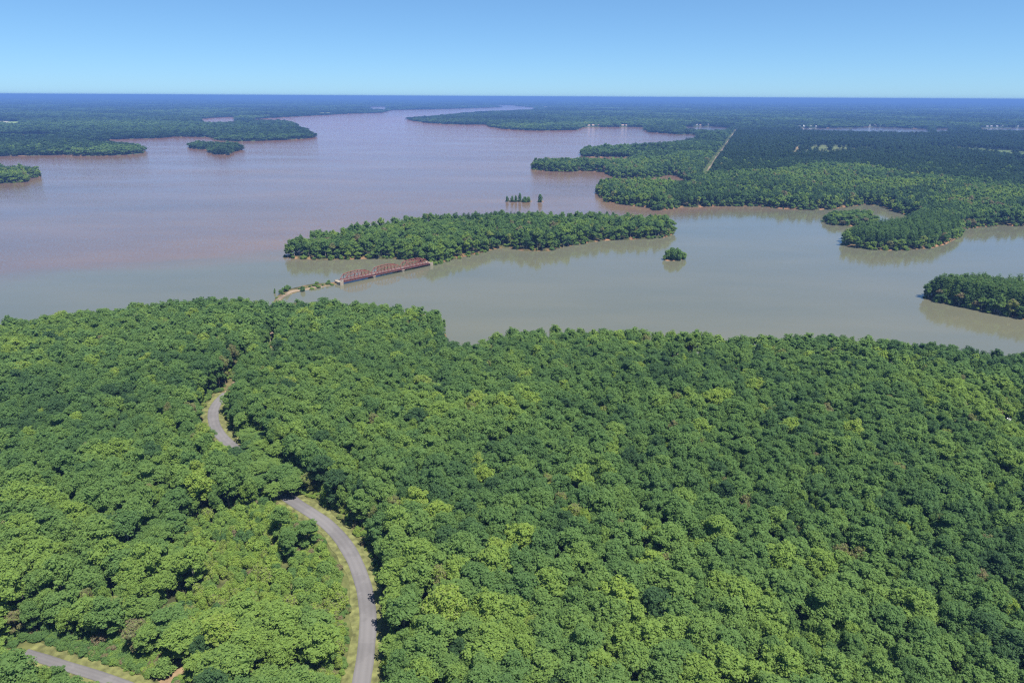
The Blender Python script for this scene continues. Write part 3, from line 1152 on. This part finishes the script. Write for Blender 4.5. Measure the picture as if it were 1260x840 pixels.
clear_view(ROAD_VIS, 1.02)
clear_view(LANE_VIS, 0.95)
clear_view(TRACK_VIS, 0.8)
clear_view(CAB_POS, 0.62, 3.8)
tr, th, tz = tr[~drop], th[~drop], tz[~drop]
nt_ = len(tr)
tint = tint_field(tr[:, 0], tr[:, 1])
tint = np.where((tint > 0.88) & (tr[:, 2] > 2.8), 0.5, tint)
tint = np.where(th, np.clip(tint + 0.18, 0.2, 0.86), tint)
near_T = dict(x=tr[:, 0], y=tr[:, 1], z=tz - 0.1, sx=tr[:, 2] / 3.5, sz=tr[:, 3] / 13.6, tint=tint,
              variant=rng.choice(VAR['b'], nt_).astype(float))
near_T['sx'] = np.where(th, tr[:, 2] / 1.6, near_T['sx'])
near_T['sz'] = np.where(th, tr[:, 3] / 2.9, near_T['sz'])
near_T['variant'] = np.where(th, rng.choice(VAR['s'], nt_), near_T['variant'])
far_near = (np.hypot(tr[:, 0], tr[:, 1]) > 330) & ~th
near_T['variant'] = np.where(far_near & (rng.random(nt_) < 0.6), rng.choice(VAR['bm'], nt_), near_T['variant'])

px, py, dep = proj(tr[:, 0], tr[:, 1], tz + tr[:, 3] * 0.7)
rpx = tr[:, 2] / dep * FPX
inframe = (px > 4) & (px < 1256) & (py > 4) & (py < 836)
score = np.where(inframe, rpx, -1)
chosen = np.argsort(-score)[:300]
chosen = chosen[score[chosen] > 0]
mask_ind = np.zeros(nt_, bool)
mask_ind[chosen] = True

dR = line_dist(ROAD[::3], tr[:, 0], tr[:, 1])
dL = line_dist(LANE[::3], tr[:, 0], tr[:, 1])
# side of the road the lane lies on
lane_side = np.zeros(nt_, bool)
for k in range(nt_):
    q = ROAD[np.argmin((ROAD[:, 0] - tr[k, 0]) ** 2 + (ROAD[:, 1] - tr[k, 1]) ** 2)]
    lane_side[k] = tr[k, 0] < q[0]


def copy_plant(name, label, cat, group, meshes, loc, rz, sx, sz, tint_, stem="trunk"):
    o = thing(name, label, cat, loc, rz, group)
    o.scale = (sx, sx, sz)
    s_ = link(stem, meshes[1], o)
    c = link("crown", meshes[0], o)
    c["tint"] = float(tint_)
    return o


def colour_word(t):
    return ('deep blue-green' if t < 0.2 else 'dark green' if t < 0.36 else 'mid green' if t < 0.52 else 'light green' if t < 0.735
            else 'bright yellow-green' if t < 0.88 else 'brownish')


for k in chosen:
    wide = tr[k, 2]
    size = 'slender' if wide < 2.0 else 'mid-sized' if wide < 2.9 else 'broad'
    if th[k]:
        where = 'in thicket between road and lane'
        size = 'small young'
    elif dR[k] < 9.5:
        where = ("at the road's edge toward the lane" if lane_side[k] else "at the road's outer edge")
    elif dL[k] < 10:
        where = 'overhanging the narrow lane'
    elif lane_side[k]:
        where = 'in woods between road and lane'
    else:
        where = 'in main woods beyond the road'
    v = int(rng.integers(0, NB))
    bush = th[k]
    nb = ''
    dd = np.hypot(tr[:, 0] - tr[k, 0], tr[:, 1] - tr[k, 1])
    for q in np.argsort(dd)[1:7]:
        if dd[q] < 1.25 * (tr[q, 2] + tr[k, 2]) and colour_word(tint[q]) in ('bright yellow-green', 'brownish', 'deep blue-green') and colour_word(tint[q]) != colour_word(tint[k]):
            nb = ' beside a %s one' % colour_word(tint[q])
            break
    if not nb:
        near_k = np.argsort(dd)[1:6]
        dh = (tz[k] + tr[k, 3]) - (tz[near_k] + tr[near_k, 3])
        nb = ' standing above its neighbours' if dh.min() > 0.25 else ' sunk below its neighbours' if dh.max() < -0.25 else ''
    copy_plant("broadleaf_tree", "%s %s tree%s %s" % (size, colour_word(tint[k]), nb, where), "tree",
               "broadleaf trees of the near woodland", S_PARTS[v % NS] if bush else B_PARTS[v], (tr[k, 0], tr[k, 1], tz[k] - 0.1), float(rng.uniform(0, 6.28)),
               near_T['sx'][k], near_T['sz'][k], tint[k])
mass("near_woodland", "dense green broadleaf woodland covering the near shore around the curving road", "woodland", sub(near_T, ~mask_ind))

# ---- low growth between and under the trees, denser along roads and in the thicket
NU = 34000
ux, uy = rng.uniform(-380, 380, NU), rng.uniform(60, 430, NU)
for ln, q in ((LANE, 2600), (ROAD, 3800)):              # bushy banks along lane and road
    pk = ln[rng.integers(0, len(ln), q)]
    an, dq = rng.uniform(0, 6.28, q), rng.uniform(3.5, 14, q)
    ux, uy = np.r_[ux, pk[:, 0] + np.cos(an) * dq], np.r_[uy, pk[:, 1] + np.sin(an) * dq]
m = (np.abs(ux) < 0.82 * uy + 30)
ux, uy = ux[m], uy[m]
us = sdf(NEAR, ux, uy)
ur, ul, ut = line_dist(ROAD[::3], ux, uy), line_dist(LANE[::3], ux, uy), line_dist(TRACK[::3], ux, uy)
inthu = sdf(THICKET, ux, uy, 5) > 0
inbk = sdf(BANK, ux, uy, 5) > 0
edge = np.minimum(np.minimum(ur, ul), ut)
bare = sdf(bankc, ux, uy, 5) > -1.0
keep = (us > 0.5) & (ur > 4.3) & (ul > 3.7) & (ut > 2.6) & ~bare & ((rng.random(len(ux)) < 0.75) | (edge < 13) & (rng.random(len(ux)) < 0.8) | inthu | inbk)
keep &= ~((ur < 6.0) & (rng.random(len(ux)) < 0.7))
ux, uy, inthu, inbk, edge = ux[keep], uy[keep], inthu[keep], inbk[keep], edge[keep]
nu = len(ux)
us_ = rng.uniform(0.45, 1.25, nu) * np.where(inthu, 0.95, 1.0) * np.where(edge < 7, 0.7, 1.0)
und = dict(x=ux, y=uy, z=height(ux, uy) - 0.05, sx=us_, sz=us_ * rng.uniform(0.6, 1.1, nu),
           tint=np.clip(tint_field(ux, uy, 18, 91) + np.where(inthu | (edge < 12), 0.16, 0.0), 0.1, 0.95),
           variant=rng.choice(VAR['s'], nu).astype(float))
# nothing hides the stretches of road in view
ppx, ppy, pdep = proj(und['x'], und['y'], und['z'] + 1.2 * und['sz'])
spx, spy, sdep = proj(ROAD_VIS[:, 0], ROAD_VIS[:, 1], ROAD_VIS[:, 2])
hid = np.zeros(nu, bool)
for a, b_, c in zip(spx, spy, sdep):
    hid |= (np.hypot(ppx - a, ppy - b_) < 1.3 * und['sx'] * FPX / pdep) & (pdep < c)
und = sub(und, ~hid)

# shrubs standing out along the lane bank and the road are things of their own
px, py, dep = proj(und['x'], und['y'], und['z'] + 1.2)
e2 = np.minimum(line_dist(ROAD[::3], und['x'], und['y']), line_dist(LANE[::3], und['x'], und['y']))
sc_ = np.where((px > 4) & (px < 1256) & (py > 4) & (py < 836) & (e2 < 9), und['sx'] / dep, -1)
ch = np.argsort(-sc_)[:110]
ch = ch[sc_[ch] > 0]
mk = np.zeros(len(px), bool)
mk[ch] = True
dLs = line_dist(LANE[::3], und['x'], und['y'])
for k in ch:
    w = 'along the bank of the narrow lane' if dLs[k] < 10 else 'on the grass verge of the curving road'
    s = 'low' if und['sz'][k] < 0.7 else 'rounded'
    copy_plant("shrub", "%s %s shrub %s" % (s, colour_word(und['tint'][k]), w), "shrub", "shrubs along the roadsides",
               S_PARTS[int(rng.integers(0, NS))], (und['x'][k], und['y'][k], und['z'][k]), float(rng.uniform(0, 6.28)), und['sx'][k],
               und['sz'][k], und['tint'][k], "stem")
mass("undergrowth", "mixed green shrubs and saplings under and between the near trees", "undergrowth", sub(und, ~mk))
bs = PG([(202, 828)])[0]
copy_plant("round_shrub", "large ball-shaped olive green shrub above bare clay beside the lane", "shrub", None, S_PARTS[1],
           (bs[0], bs[1], bs[2]), 0.7, 1.75, 1.55, 0.62, "stem")

# ---- woods beyond the water: spacing grows with distance
FARH = [  # pixel of the house on its shore or field, group of houses
    (206, 144.6, 'inlet'), (215, 144.8, 'inlet'), (235, 145.2, 'inlet'), (190, 143.6, 'inlet'),
    (724, 156.2, 'cove'), (730, 156.0, 'cove'), (737, 156.0, 'cove'), (766, 156.0, 'cove'), (771, 156.1, 'cove'),
    (857, 155.4, 'creek'), (871, 155.2, 'creek'), (862, 155.6, 'creek'), (908, 154.6, 'meadow'), (913, 154.2, 'meadow'),
    (976, 157.0, 'strip'), (983, 157.4, 'strip'), (989, 157.2, 'strip'), (997, 157.2, 'strip'), (1004, 157.3, 'strip'), (1069, 156.2, 'strip'),
    (1076, 156.3, 'strip'), (1083, 156.5, 'strip'),
    (1214, 157.4, 'east'), (1219, 157.2, 'east'), (1226, 157.2, 'east'), (1232, 157.0, 'east'), (1240, 157.0, 'east'), (1252, 157.0, 'east'),
]
FAR_POS = np.array([P([(hx, hy)])[0] * 1.004 for hx, hy, g in FARH])


def scatter(d0, d1, space, jit=0.42, half=0.76):
    out_ = []
    d = d0
    while d < d1:
        st = space(d)
        na_ = max(1, int(2 * half * d / st))
        a = (np.arange(na_) + 0.5) / na_ * 2 * half - half + rng.uniform(-jit, jit, na_) * st / d
        r_ = d + rng.uniform(-jit, jit, na_) * st
        out_.append(np.column_stack([r_ * np.sin(a), r_ * np.cos(a), np.full(na_, st)]))
        d += st * 0.9
    return np.vstack(out_)


mid = scatter(395, 1500, lambda d: max(5.3, d / 210))
def shoreline(poly, step=2.6, dmax=1500):
    out_ = []
    for a, b_ in zip(poly, np.roll(poly, -1, 0)):
        L = np.linalg.norm(b_ - a)
        if L > 900 or np.hypot(*a) > dmax or a[1] < 390:
            continue
        t = (np.arange(int(L / step)) + rng.random(int(L / step))) / max(1, int(L / step))
        out_.append(a + t[:, None] * (b_ - a))
    p = np.vstack(out_)
    p = np.repeat(p, 2, 0)
    return p + rng.normal(0, 3.0, p.shape)


shp = np.vstack([shoreline(LAKE)] + [shoreline(ISLANDS[q]) for q in ('mid', 'inlet_islet', 'pine_point', 'left_islet')])
pq = ISLANDS['pine_point']
pq = rng.uniform(pq.min(0), np.minimum(pq.max(0), [330, 600]), (900, 2))
mid = np.vstack([mid, np.column_stack([pq[sdf(ISLANDS['pine_point'], pq[:, 0], pq[:, 1]) > 2.5], np.full((sdf(ISLANDS['pine_point'], pq[:, 0], pq[:, 1]) > 2.5).sum(), 4.6)])])
farp = scatter(1500, 38000, lambda d: d / 185 if d < 7000 else d / 130)


def woods(pts):
    x, y, st = pts.T
    s = land(x, y)
    nearm = sdf(NEAR, x, y, 5) > -1
    keep_ = (s > 0.3) & ~nearm
    for fp, fc, kp in FIELDS:
        ins = sdf(fp, x, y, 30) > 0
        keep_ &= ~(ins & (rng.random(len(x)) > kp))
    keep_ &= line_dist(CORR, x, y) > 6.5 + 0.3 * st
    for q in FAR_POS:                        # open yards down to the water
        u = q / np.hypot(*q)
        al, ac_ = x * u[0] + y * u[1] - np.hypot(*q), np.abs(-x * u[1] + y * u[0])
        keep_ &= ~((al < 20) & (al > -90) & (ac_ < 9))
    for q in ('round_islet', 'flooded_clump', 'lone_tree_islet'):
        keep_ &= sdf(ISLANDS[q], x, y, 5) < -4
    x, y, st, s = x[keep_], y[keep_], st[keep_], s[keep_]
    return x, y, st, s, height_s(x, y, s)


x, y, st, s, z = woods(mid)
n_ = len(x)
in_pp = sdf(ISLANDS['pine_point'], x, y, 8) > 3.5
HEAD = P([(1030, 310), (1190, 310), (1190, 283), (1140, 274), (1100, 276), (1060, 282), (1030, 292)])
in_head = (sdf(HEAD, x, y, 8) > 0) & (s > 4)
in_pl = sdf(PLANTATION, x, y, 8) > 0
in_mid = sdf(ISLANDS['mid'], x, y, 8) > 6
pn = fbm(x, y, 90, 101, 2)
mixp = ((s > 7) & ~in_mid & (pn > 0.60)) | (in_mid & (pn > 0.66) & (rng.random(n_) < 0.7))
is_p = in_pp | in_head | (in_pl & (rng.random(n_) < 0.93)) | (mixp & (rng.random(n_) < 0.75))
shore = s < 6
edge_small = np.where(shore, rng.uniform(0.45, 0.85, n_), 1.0)
hgt = np.where(is_p, rng.normal(14.2, 0.9, n_), rng.normal(13.2, 1.8, n_)) * edge_small
hgt = np.where(in_pp | in_head, hgt * 1.05, hgt)
in_e = sdf(ISLANDS['inlet_islet'], x, y, 8) > -4
hgt = np.where(in_e, hgt * 0.62, hgt)
young = in_mid & (fbm(x, y, 60, 111, 2) > 0.55) & (s > 14)
hgt = np.where(young & ~is_p, hgt * 0.72, hgt)
rad_ = np.clip(st * rng.uniform(0.5, 0.82, n_), 2.2, 9) * np.where(shore, 0.85, 1)
tn = tint_field(x, y, 110, 121)
tn = np.where(is_p, np.clip(np.where(in_pp | in_head, np.where(in_pp, 0.40, 0.30), np.where(in_pl, 0.0, 0.10)) + rng.normal(0, 0.07, n_) + 0.2 * (pn - 0.5), 0.0, 0.5), np.clip(tn + np.where(shore, 0.08, 0.02), 0.05, 0.95))
far_l = np.hypot(x, y) > 900
vb = np.where(far_l, rng.choice(VAR['bf'], n_), rng.choice(VAR['bm'], n_))
vp = np.where(far_l, rng.choice(VAR['pf'], n_), rng.choice(VAR['p'], n_))
midT = dict(x=x, y=y, z=z - 0.1, sx=np.where(is_p, rad_ / 2.6 * 0.9, rad_ / 3.7), sz=np.where(is_p, hgt / 16.3, hgt / 13.6), tint=tn,
            variant=np.where(is_p, vp, vb).astype(float))
# the pines that show largest, on the two wooded points, are trees of their own
px, py, dep = proj(x, y, z + hgt * 0.7)
sc_ = np.where(is_p & (in_pp | in_head) & (px > 3) & (px < 1257), 1 / dep, -1)
chp = np.argsort(-sc_)[:300]
chp = chp[sc_[chp] > 0]
pm = np.zeros(n_, bool)
pm[chp] = True
for k in chp:
    w = 'on the narrow pine point beyond the near shore' if in_pp[k] else 'on the rounded headland beside the small inlet'
    hw = 'tall' if hgt[k] > 15.4 else 'mid-height' if hgt[k] > 13.5 else 'short'
    copy_plant("pine_tree", "%s %s pine %s" % (hw, colour_word(tn[k]), w), "pine tree", "pines on the wooded points",
               P_PARTS[int(rng.integers(0, NP))], (x[k], y[k], z[k] - 0.1), float(rng.uniform(0, 6.28)), midT['sx'][k], midT['sz'][k], tn[k])
rest = ~pm
mass("island_woodland", "bushy green woodland covering the long island past the bridge", "woodland", sub(midT, rest & (sdf(ISLANDS['mid'], x, y, 8) > -8)))
rest &= ~(sdf(ISLANDS['mid'], x, y, 8) > -8)
mass("mainland_woodland", "mixed woodland of the mainland points and inlets across the lake", "woodland", sub(midT, rest & ~in_pl))
pl_mid = sub(midT, rest & in_pl)

sx_, sy_, _, s_s, s_z = woods(np.column_stack([shp, np.full(len(shp), 5.0)]))
kk = (s_s < 5) & (s_s > 0.2) & (rng.random(len(sx_)) < 0.85)
sx_, sy_, s_z = sx_[kk], sy_[kk], s_z[kk]
q = len(sx_)
w_ = rng.uniform(1.3, 3.0, q)
mass("shore_thicket", "light green waterside bushes fringing the far shores", "undergrowth",
     dict(x=sx_, y=sy_, z=s_z - 0.1, sx=w_ / 1.65, sz=w_ * rng.uniform(0.9, 1.9, q) / 2.9, tint=np.clip(tint_field(sx_, sy_, 60, 161) + 0.12, 0.2, 0.8),
          variant=rng.choice(VAR['s'], q).astype(float)))

x, y, st, s, z = woods(farp)
n_ = len(x)
in_pl = sdf(PLANTATION, x, y, 8) > 0
dist = np.hypot(x, y)
pn = fbm(x, y, 420, 131, 3)
is_p = in_pl | ((pn > 0.55) & (rng.random(n_) < 0.8))
patch = fbm(x, y, 700, 141, 3)
hgt = rng.normal(13.5, 2.2, n_) * (0.72 + 0.56 * patch) * np.where(s < st, 0.8, 1)
tn = 0.20 + 0.9 * (fbm(x, y, 520, 151, 3) - 0.5) + rng.normal(0, 0.10, n_)
tn = np.clip(np.where(in_pl, tn * 0.12, np.where(is_p, tn * 0.3, tn)), 0.0, 0.75)
wide = st * rng.uniform(0.5, 0.85, n_)
slim = in_pl & (dist < 3200)
farT = dict(x=x, y=y, z=z - 0.2, sx=np.where(is_p, wide / 2.6 * np.where(slim, 0.8, 1.0), wide / 3.7), sz=np.where(is_p, hgt / 15.0, hgt / 13.6), tint=tn,
            variant=np.where(is_p, rng.choice(VAR['pf'], n_), rng.choice(VAR['bf'], n_)).astype(float))
mass("pine_plantation", "dark even pine plantation right of the straight cleared corridor", "woodland", cat_T(pl_mid, sub(farT, in_pl)))
mass("far_forest", "hazy forest stretching from the lake to the horizon", "forest", sub(farT, ~in_pl))

# ------------------------------------------------------------------ small islets and the causeway: single trees
def px_tree(pix, r_, h_, t_, name, label, group, shrub=False):
    q = P([pix], 0.5)[0]
    z_ = max(float(height(q[0], q[1])[0]), -0.3)
    if shrub:
        return copy_plant(name, label, "shrub", group, S_PARTS[int(rng.integers(0, NS))], (q[0], q[1], z_ - 0.1), float(rng.uniform(0, 6)), r_ / 1.7, h_ / 3, t_, "stem")
    return copy_plant(name, label, "tree", group, S_PARTS[int(rng.integers(0, NS))], (q[0], q[1], z_ - 0.3), float(rng.uniform(0, 6)), r_ / 1.65, h_ / 2.9, t_)


for i, (pp, r_, h_, t_) in enumerate([((821, 319), 3.6, 9.0, .6), ((828, 319.5), 4.2, 11.5, .36), ((835, 319.5), 3.8, 10.8, .42), ((841, 318.2), 3.0, 7.5, .62),
                                      ((826, 317.5), 3.8, 11, .34), ((834, 317.3), 3.6, 10.5, .4), ((817, 319), 2.0, 5.5, .7)]):
    px_tree(pp, r_, h_, t_, "islet_tree", "%s tree on the lone round islet in the open bay" % ('low light green' if h_ < 8 else 'bushy ' + colour_word(t_)), "trees on the round islet")
for pp, r_, h_, t_ in [((624, 248), 2.6, 8.5, .3), ((630, 248), 3.0, 8.5, .36), ((635, 248.2), 2.8, 9.5, .3), ((640, 248), 3.0, 12.0, .36), ((646, 248.4), 4.4, 10.0, .36),
                       ((650, 248.3), 3.4, 9.0, .5)]:
    px_tree(pp, r_, h_, t_, "flooded_tree", "%s flooded tree of the thin row beyond the long island" % ('tall slim' if h_ > 11 else 'bushy' if r_ > 3.2 else 'small'), "flooded trees in a row")
px_tree((665, 248.5), 4.2, 11.5, .3, "flooded_tree", "single dense flooded tree standing apart from the thin flooded row", None)
for pp, r_, h_, t_, lab in [((351, 359.5), 2.4, 5.2, .5, 'leafy green shrub at the landward end of the causeway'), ((355, 357), 2.6, 4.2, .4, 'broad dark shrub on the causeway'),
                            ((338, 360), 0.9, 5.6, .55, 'slim upright sapling on the shore beside the causeway'), ((372, 357.5), 2.2, 5.6, .32, 'dense upright shrub standing alone mid causeway'),
                            ((390, 350.2), 1.8, 2.0, .6, 'low shrub on the lake side edge of the causeway'), ((392, 353), 2.0, 2.0, .66, 'low bright shrub on the bay side edge of the causeway'),
                            ((405, 347.6), 1.8, 2.2, .55, 'tiny shrub on the causeway close to the bridge'), ((384, 355), 2.0, 1.8, .7, 'flat yellow-green shrub below the causeway track'),
                            ((408, 350.2), 1.6, 1.4, .62, 'flat shrub at the causeway edge by the bridge abutment'), ((346, 361), 2.0, 3.4, .45, 'rounded shrub where the causeway leaves the wooded shore')]:
    px_tree(pp, r_, h_, t_, "shrub", lab, None, True)
cw = TRACK[(TRACK[:, 1] > 395)]
for k in range(46):
    q0 = cw[int(rng.integers(4, len(cw) - 3))]
    q = q0 + rng.normal(0, 1, 2) * 0.8
    off = rng.choice([-1, 1]) * rng.uniform(1.6, 3.2)
    d_ = cw[-1] - cw[len(cw) // 2]
    d_ = d_ / np.hypot(*d_)
    q = q + np.array([d_[1], -d_[0]]) * off
    hz_ = float(height(q[0], q[1])[0])
    if hz_ < 0.15:
        continue
    copy_plant("shrub", "low scrubby green shrub on the edge of the causeway track", "shrub", "scrub along the causeway",
               S_PARTS[int(rng.integers(0, NS))], (q[0], q[1], hz_ - 0.05), float(rng.uniform(0, 6)), float(rng.uniform(0.5, 0.95)),
               float(rng.uniform(0.25, 0.6)), float(rng.uniform(0.4, 0.74)), "stem")
for pp, r_, h_, t_ in [((536, 325), 2.6, 4.2, .72), ((543, 323.5), 2.8, 4.5, .66), ((552, 321), 2.4, 4.0, .7), ((566, 317.5), 2.2, 3.2, .74), ((576, 315), 2.2, 3.0, .7),
                       ((587, 312.5), 2.0, 2.8, .66), ((532, 325.5), 1.8, 2.6, .7), ((597, 309.8), 2.0, 3.0, .7)]:
    px_tree(pp, r_, h_, t_, "shrub", "light green waterside shrub on the island shore past the bridge", "shrubs on the island shore", True)
for pp, r_, h_, t_ in [((1045, 259.5), 2.5, 2.6, .5), ((1050, 259), 3.0, 3.0, .42), ((1056, 258.6), 2.4, 2.4, .5)]:
    px_tree(pp, r_, h_, t_, "shrub", "low marsh shrub standing in the mouth of the small inlet", "marsh shrubs in the inlet", True)

# ------------------------------------------------------------------ the truss bridge
A0, A1 = P([(419.5, 348.3)], 0.6)[0], P([(526, 325.6)], 0.6)[0]
blen = float(np.linalg.norm(A1 - A0))
bang = math.atan2(A1[1] - A0[1], A1[0] - A0[0])
bridge = thing("truss_bridge", "old rusty red steel truss bridge of three spans joining the causeway to the island", "bridge", (A0[0], A0[1], 0), bang)
ZB, ZT = 1.5, 2.6                              # girder underside, deck level
HWID = 2.6
m_ = MB()
m_.box(0, blen, -HWID + 0.2, HWID - 0.2, ZT - 0.35, ZT - 0.05)
m_.obj("deck", M_DECK, bridge)
SPAN = blen / 3
for sgn in (-1, 1):
    for kx in range(3):
        m_ = MB()
        y0 = sgn * HWID
        a, b_ = kx * SPAN + 0.15, (kx + 1) * SPAN - 0.15
        m_.box(a, b_, y0 - 0.12, y0 + 0.12, ZB + 0.06, ZT)
        m_.box(a, b_, y0 - 0.3, y0 + 0.3, ZB, ZB + 0.06)
        m_.box(a, b_, y0 - 0.3, y0 + 0.3, ZT, ZT + 0.07)
        for q in np.arange(a + 1.2, b_, 2.4):
            m_.box(q - 0.06, q + 0.06, y0 + sgn * 0.12, y0 + sgn * 0.3, ZB + 0.062, ZT - 0.002)
        m_.obj("girder", M_GIRDER, bridge)
        m_ = MB()
        x0, x1 = kx * SPAN + 1.2, (kx + 1) * SPAN - 1.2
        npan = 8
        xs_ = np.linspace(x0, x1, npan + 1)
        top = [0, 3.4, 3.9, 4.2, 4.3, 4.2, 3.9, 3.4, 0]
        zb_ = ZT + 0.25
        pts = [(xx, y0, zb_ + t) for xx, t in zip(xs_, top)]
        for p, q in zip(pts[:-1], pts[1:]):
            m_.bar(p, q, 0.36, 0.4)
        m_.bar((x0, y0, zb_), (x1, y0, zb_), 0.3, 0.3)
        for q in range(1, npan):
            m_.bar((xs_[q], y0, zb_), pts[q], 0.26, 0.26)
        for q in range(1, npan // 2):
            m_.bar(pts[q], (xs_[q + 1], y0, zb_), 0.24, 0.24)
            m_.bar(pts[npan - q], (xs_[npan - q - 1], y0, zb_), 0.24, 0.24)
        m_.obj("truss", M_RUST, bridge)
for kx in range(3):
    m_ = MB()
    xs_ = np.linspace(kx * SPAN + 1.2, (kx + 1) * SPAN - 1.2, 9)
    for q, t in ((1, 3.4), (2, 3.9), (3, 4.2), (4, 4.3), (5, 4.2), (6, 3.9), (7, 3.4)):
        m_.bar((xs_[q], -HWID + .22, ZT + 0.25 + t), (xs_[q], HWID - .22, ZT + 0.25 + t), 0.22, 0.3)
    for q, t0, t1 in ((1, 3.4, 3.9), (3, 4.2, 4.3), (5, 4.2, 3.9)):
        m_.bar((xs_[q], -HWID + .22, ZT + .25 + t0), (xs_[q + 1], HWID - .22, ZT + .25 + t1), 0.12, 0.12)
    m_.obj("top_bracing", M_RUST, bridge)
for kx in (1, 2):
    m_ = MB()
    m_.box(kx * SPAN - 0.9, kx * SPAN + 0.9, -HWID - 0.9, HWID + 0.9, -5.5, ZB - 0.35)
    m_.box(kx * SPAN - 1.15, kx * SPAN + 1.15, -HWID - 1.2, HWID + 1.2, ZB - 0.35, ZB - 0.01)
    m_.obj("pier", M_CONC, bridge)
for xx in (-1.5, blen + 1.5):
    m_ = MB()
    m_.box(xx - 1.45, xx + 1.45, -HWID - 1.0, HWID + 1.0, -4, ZT - 0.4)
    m_.box(xx - 1.45, xx + 1.45, -HWID - 1.0, -HWID - 0.5, ZT - 0.4, ZT + 0.3)
    m_.box(xx - 1.45, xx + 1.45, HWID + 0.5, HWID + 1.0, ZT - 0.4, ZT + 0.3)
    m_.obj("abutment", M_CONC, bridge)

# ------------------------------------------------------------------ houses
def house(name, label, loc, rz, L, W, wall_h, roof_h, roof_mat, wall_mat=None, group=None, detail=True):
    o = thing(name, label, "house", loc, rz, group)
    m_ = MB()
    m_.box(-L / 2, L / 2, -W / 2, W / 2, -1.5, wall_h)
    for sx in (-1, 1):
        m_.face((sx * L / 2, -W / 2, wall_h), (sx * L / 2, W / 2, wall_h), (sx * L / 2, 0, wall_h + roof_h))
    m_.obj("wall", wall_mat or M_WHITE, o)
    m_ = MB()
    e, t = 0.5, 0.16
    k = roof_h / (W / 2)
    for sy in (-1, 1):
        p = [(-L / 2 - e, sy * (W / 2 + e), wall_h - k * e), (L / 2 + e, sy * (W / 2 + e), wall_h - k * e), (L / 2 + e, 0, wall_h + roof_h), (-L / 2 - e, 0, wall_h + roof_h)]
        q = [(a, b_, c + t) for a, b_, c in p]
        m_.face(*q)
        m_.face(*p[::-1])
        for i in range(4):
            m_.face(p[i], p[(i + 1) % 4], q[(i + 1) % 4], q[i])
    roof = m_.obj("roof", roof_mat, o)
    if detail:
        m_ = MB()
        m_.box(L * 0.2 - 0.4, L * 0.2 + 0.4, W * 0.12, W * 0.12 + 0.8, wall_h + roof_h * 0.4, wall_h + roof_h + 0.8)
        m_.obj("chimney", M_CONC, roof)
        for wx in (-L * 0.3, L * 0.3):
            for sy in (-1, 1):
                m_ = MB()
                m_.box(wx - 0.6, wx + 0.6, sy * W / 2 - 0.04, sy * W / 2 + 0.04, 1.0, 2.2)
                m_.obj("window", M_GLASS, o)
        m_ = MB()
        m_.box(-0.45, 0.45, -W / 2 - 0.05, -W / 2 + 0.05, 0.1, 2.1)
        m_.obj("door", M_DOOR, o)
    return o


for i, (((cx, cy), rc, lab), q) in enumerate(zip(CABINS, CAB_POS)):
    big = i in (6,)
    house("cabin", lab, q, float(rng.uniform(-0.5, 0.5)), 9.5 if big else 7.0, 6.0, 2.7, 1.9, ROOFS[rc])

WORD = {'inlet': 'white house on the far inlet behind the wooded headlands', 'cove': 'tan roofed house on the far cove shore across the lake',
        'creek': 'white house beside the far creek near the corridor', 'meadow': 'white house in the pale meadow where the corridor ends',
        'strip': 'white house lining the far narrow strip of water', 'east': 'white house along the farthest eastern strip of water'}
for hx, hy, g in FARH:
    q = P([(hx, hy)])[0] * 1.004
    z_ = float(height(q[0], q[1])[0])
    house("lake_house", WORD[g], (q[0], q[1], max(z_, 0.5)), float(rng.uniform(-0.4, 0.4)), float(rng.uniform(10, 15)), 8, float(rng.uniform(3.0, 4.6)), 2.8,
          ROOFS['tan' if g == 'cove' else random.choice(['grey', 'grey', 'brown', 'white'])], M_SIDING, "houses of the far %s" % g, False)


def water_tower(loc, label):
    o = thing("water_tower", label, "water tower", loc, 0, "water towers on the horizon")
    m_ = MB()
    prof = [(0.3, 30), (5, 31), (8.2, 33.5), (8.8, 37), (7.6, 40.5), (4.5, 43), (0.3, 44)]
    nn = 14
    for p, zq in prof:
        for j in range(nn):
            a = 2 * math.pi * j / nn
            m_.v.append((p * math.cos(a), p * math.sin(a), zq))
    for k in range(len(prof) - 1):
        for j in range(nn):
            m_.f.append((k * nn + j, k * nn + (j + 1) % nn, (k + 1) * nn + (j + 1) % nn, (k + 1) * nn + j))
    m_.obj("tank", M_WHITE, o, True)
    m_ = MB()
    m_.tube([(0, 0, -2), (0, 0, 31)], [1.2, 1.2], 8)
    m_.obj("riser", M_WHITE, o)
    for j in range(5):
        a = 2 * math.pi * j / 5
        m_ = MB()
        m_.tube([(9.5 * math.cos(a), 9.5 * math.sin(a), -2), (7.8 * math.cos(a), 7.8 * math.sin(a), 34)], [0.6, 0.6], 6)
        m_.obj("leg", M_WHITE, o)


for (hx, hy) in [(463, 123.2), (742, 123.6), (206, 121.6), (393, 124.6)]:
    q = P([(hx, hy)])[0]
    water_tower((q[0], q[1], float(height(q[0], q[1])[0])), "small white water tower rising above the hazy far forest")

# ------------------------------------------------------------------ haze
mh, nt, out = new_mat("haze")
pv = N(nt, "ShaderNodeVolumePrincipled")
pv.inputs["Color"].default_value = (0.17, 0.34, 0.76, 1)
pv.inputs["Density"].default_value = HAZE_DENSITY
pv.inputs["Anisotropy"].default_value = 0.0
nt.links.new(pv.outputs[0], out.inputs["Volume"])
m_ = MB()
m_.box(-44000, 44000, -44000, 44000, -7.0, H + 5.0)
hz = m_.obj("haze", mh)
hz["kind"] = "stuff"
hz["label"] = "pale blue summer haze over the lake and forest"
hz["category"] = "haze"
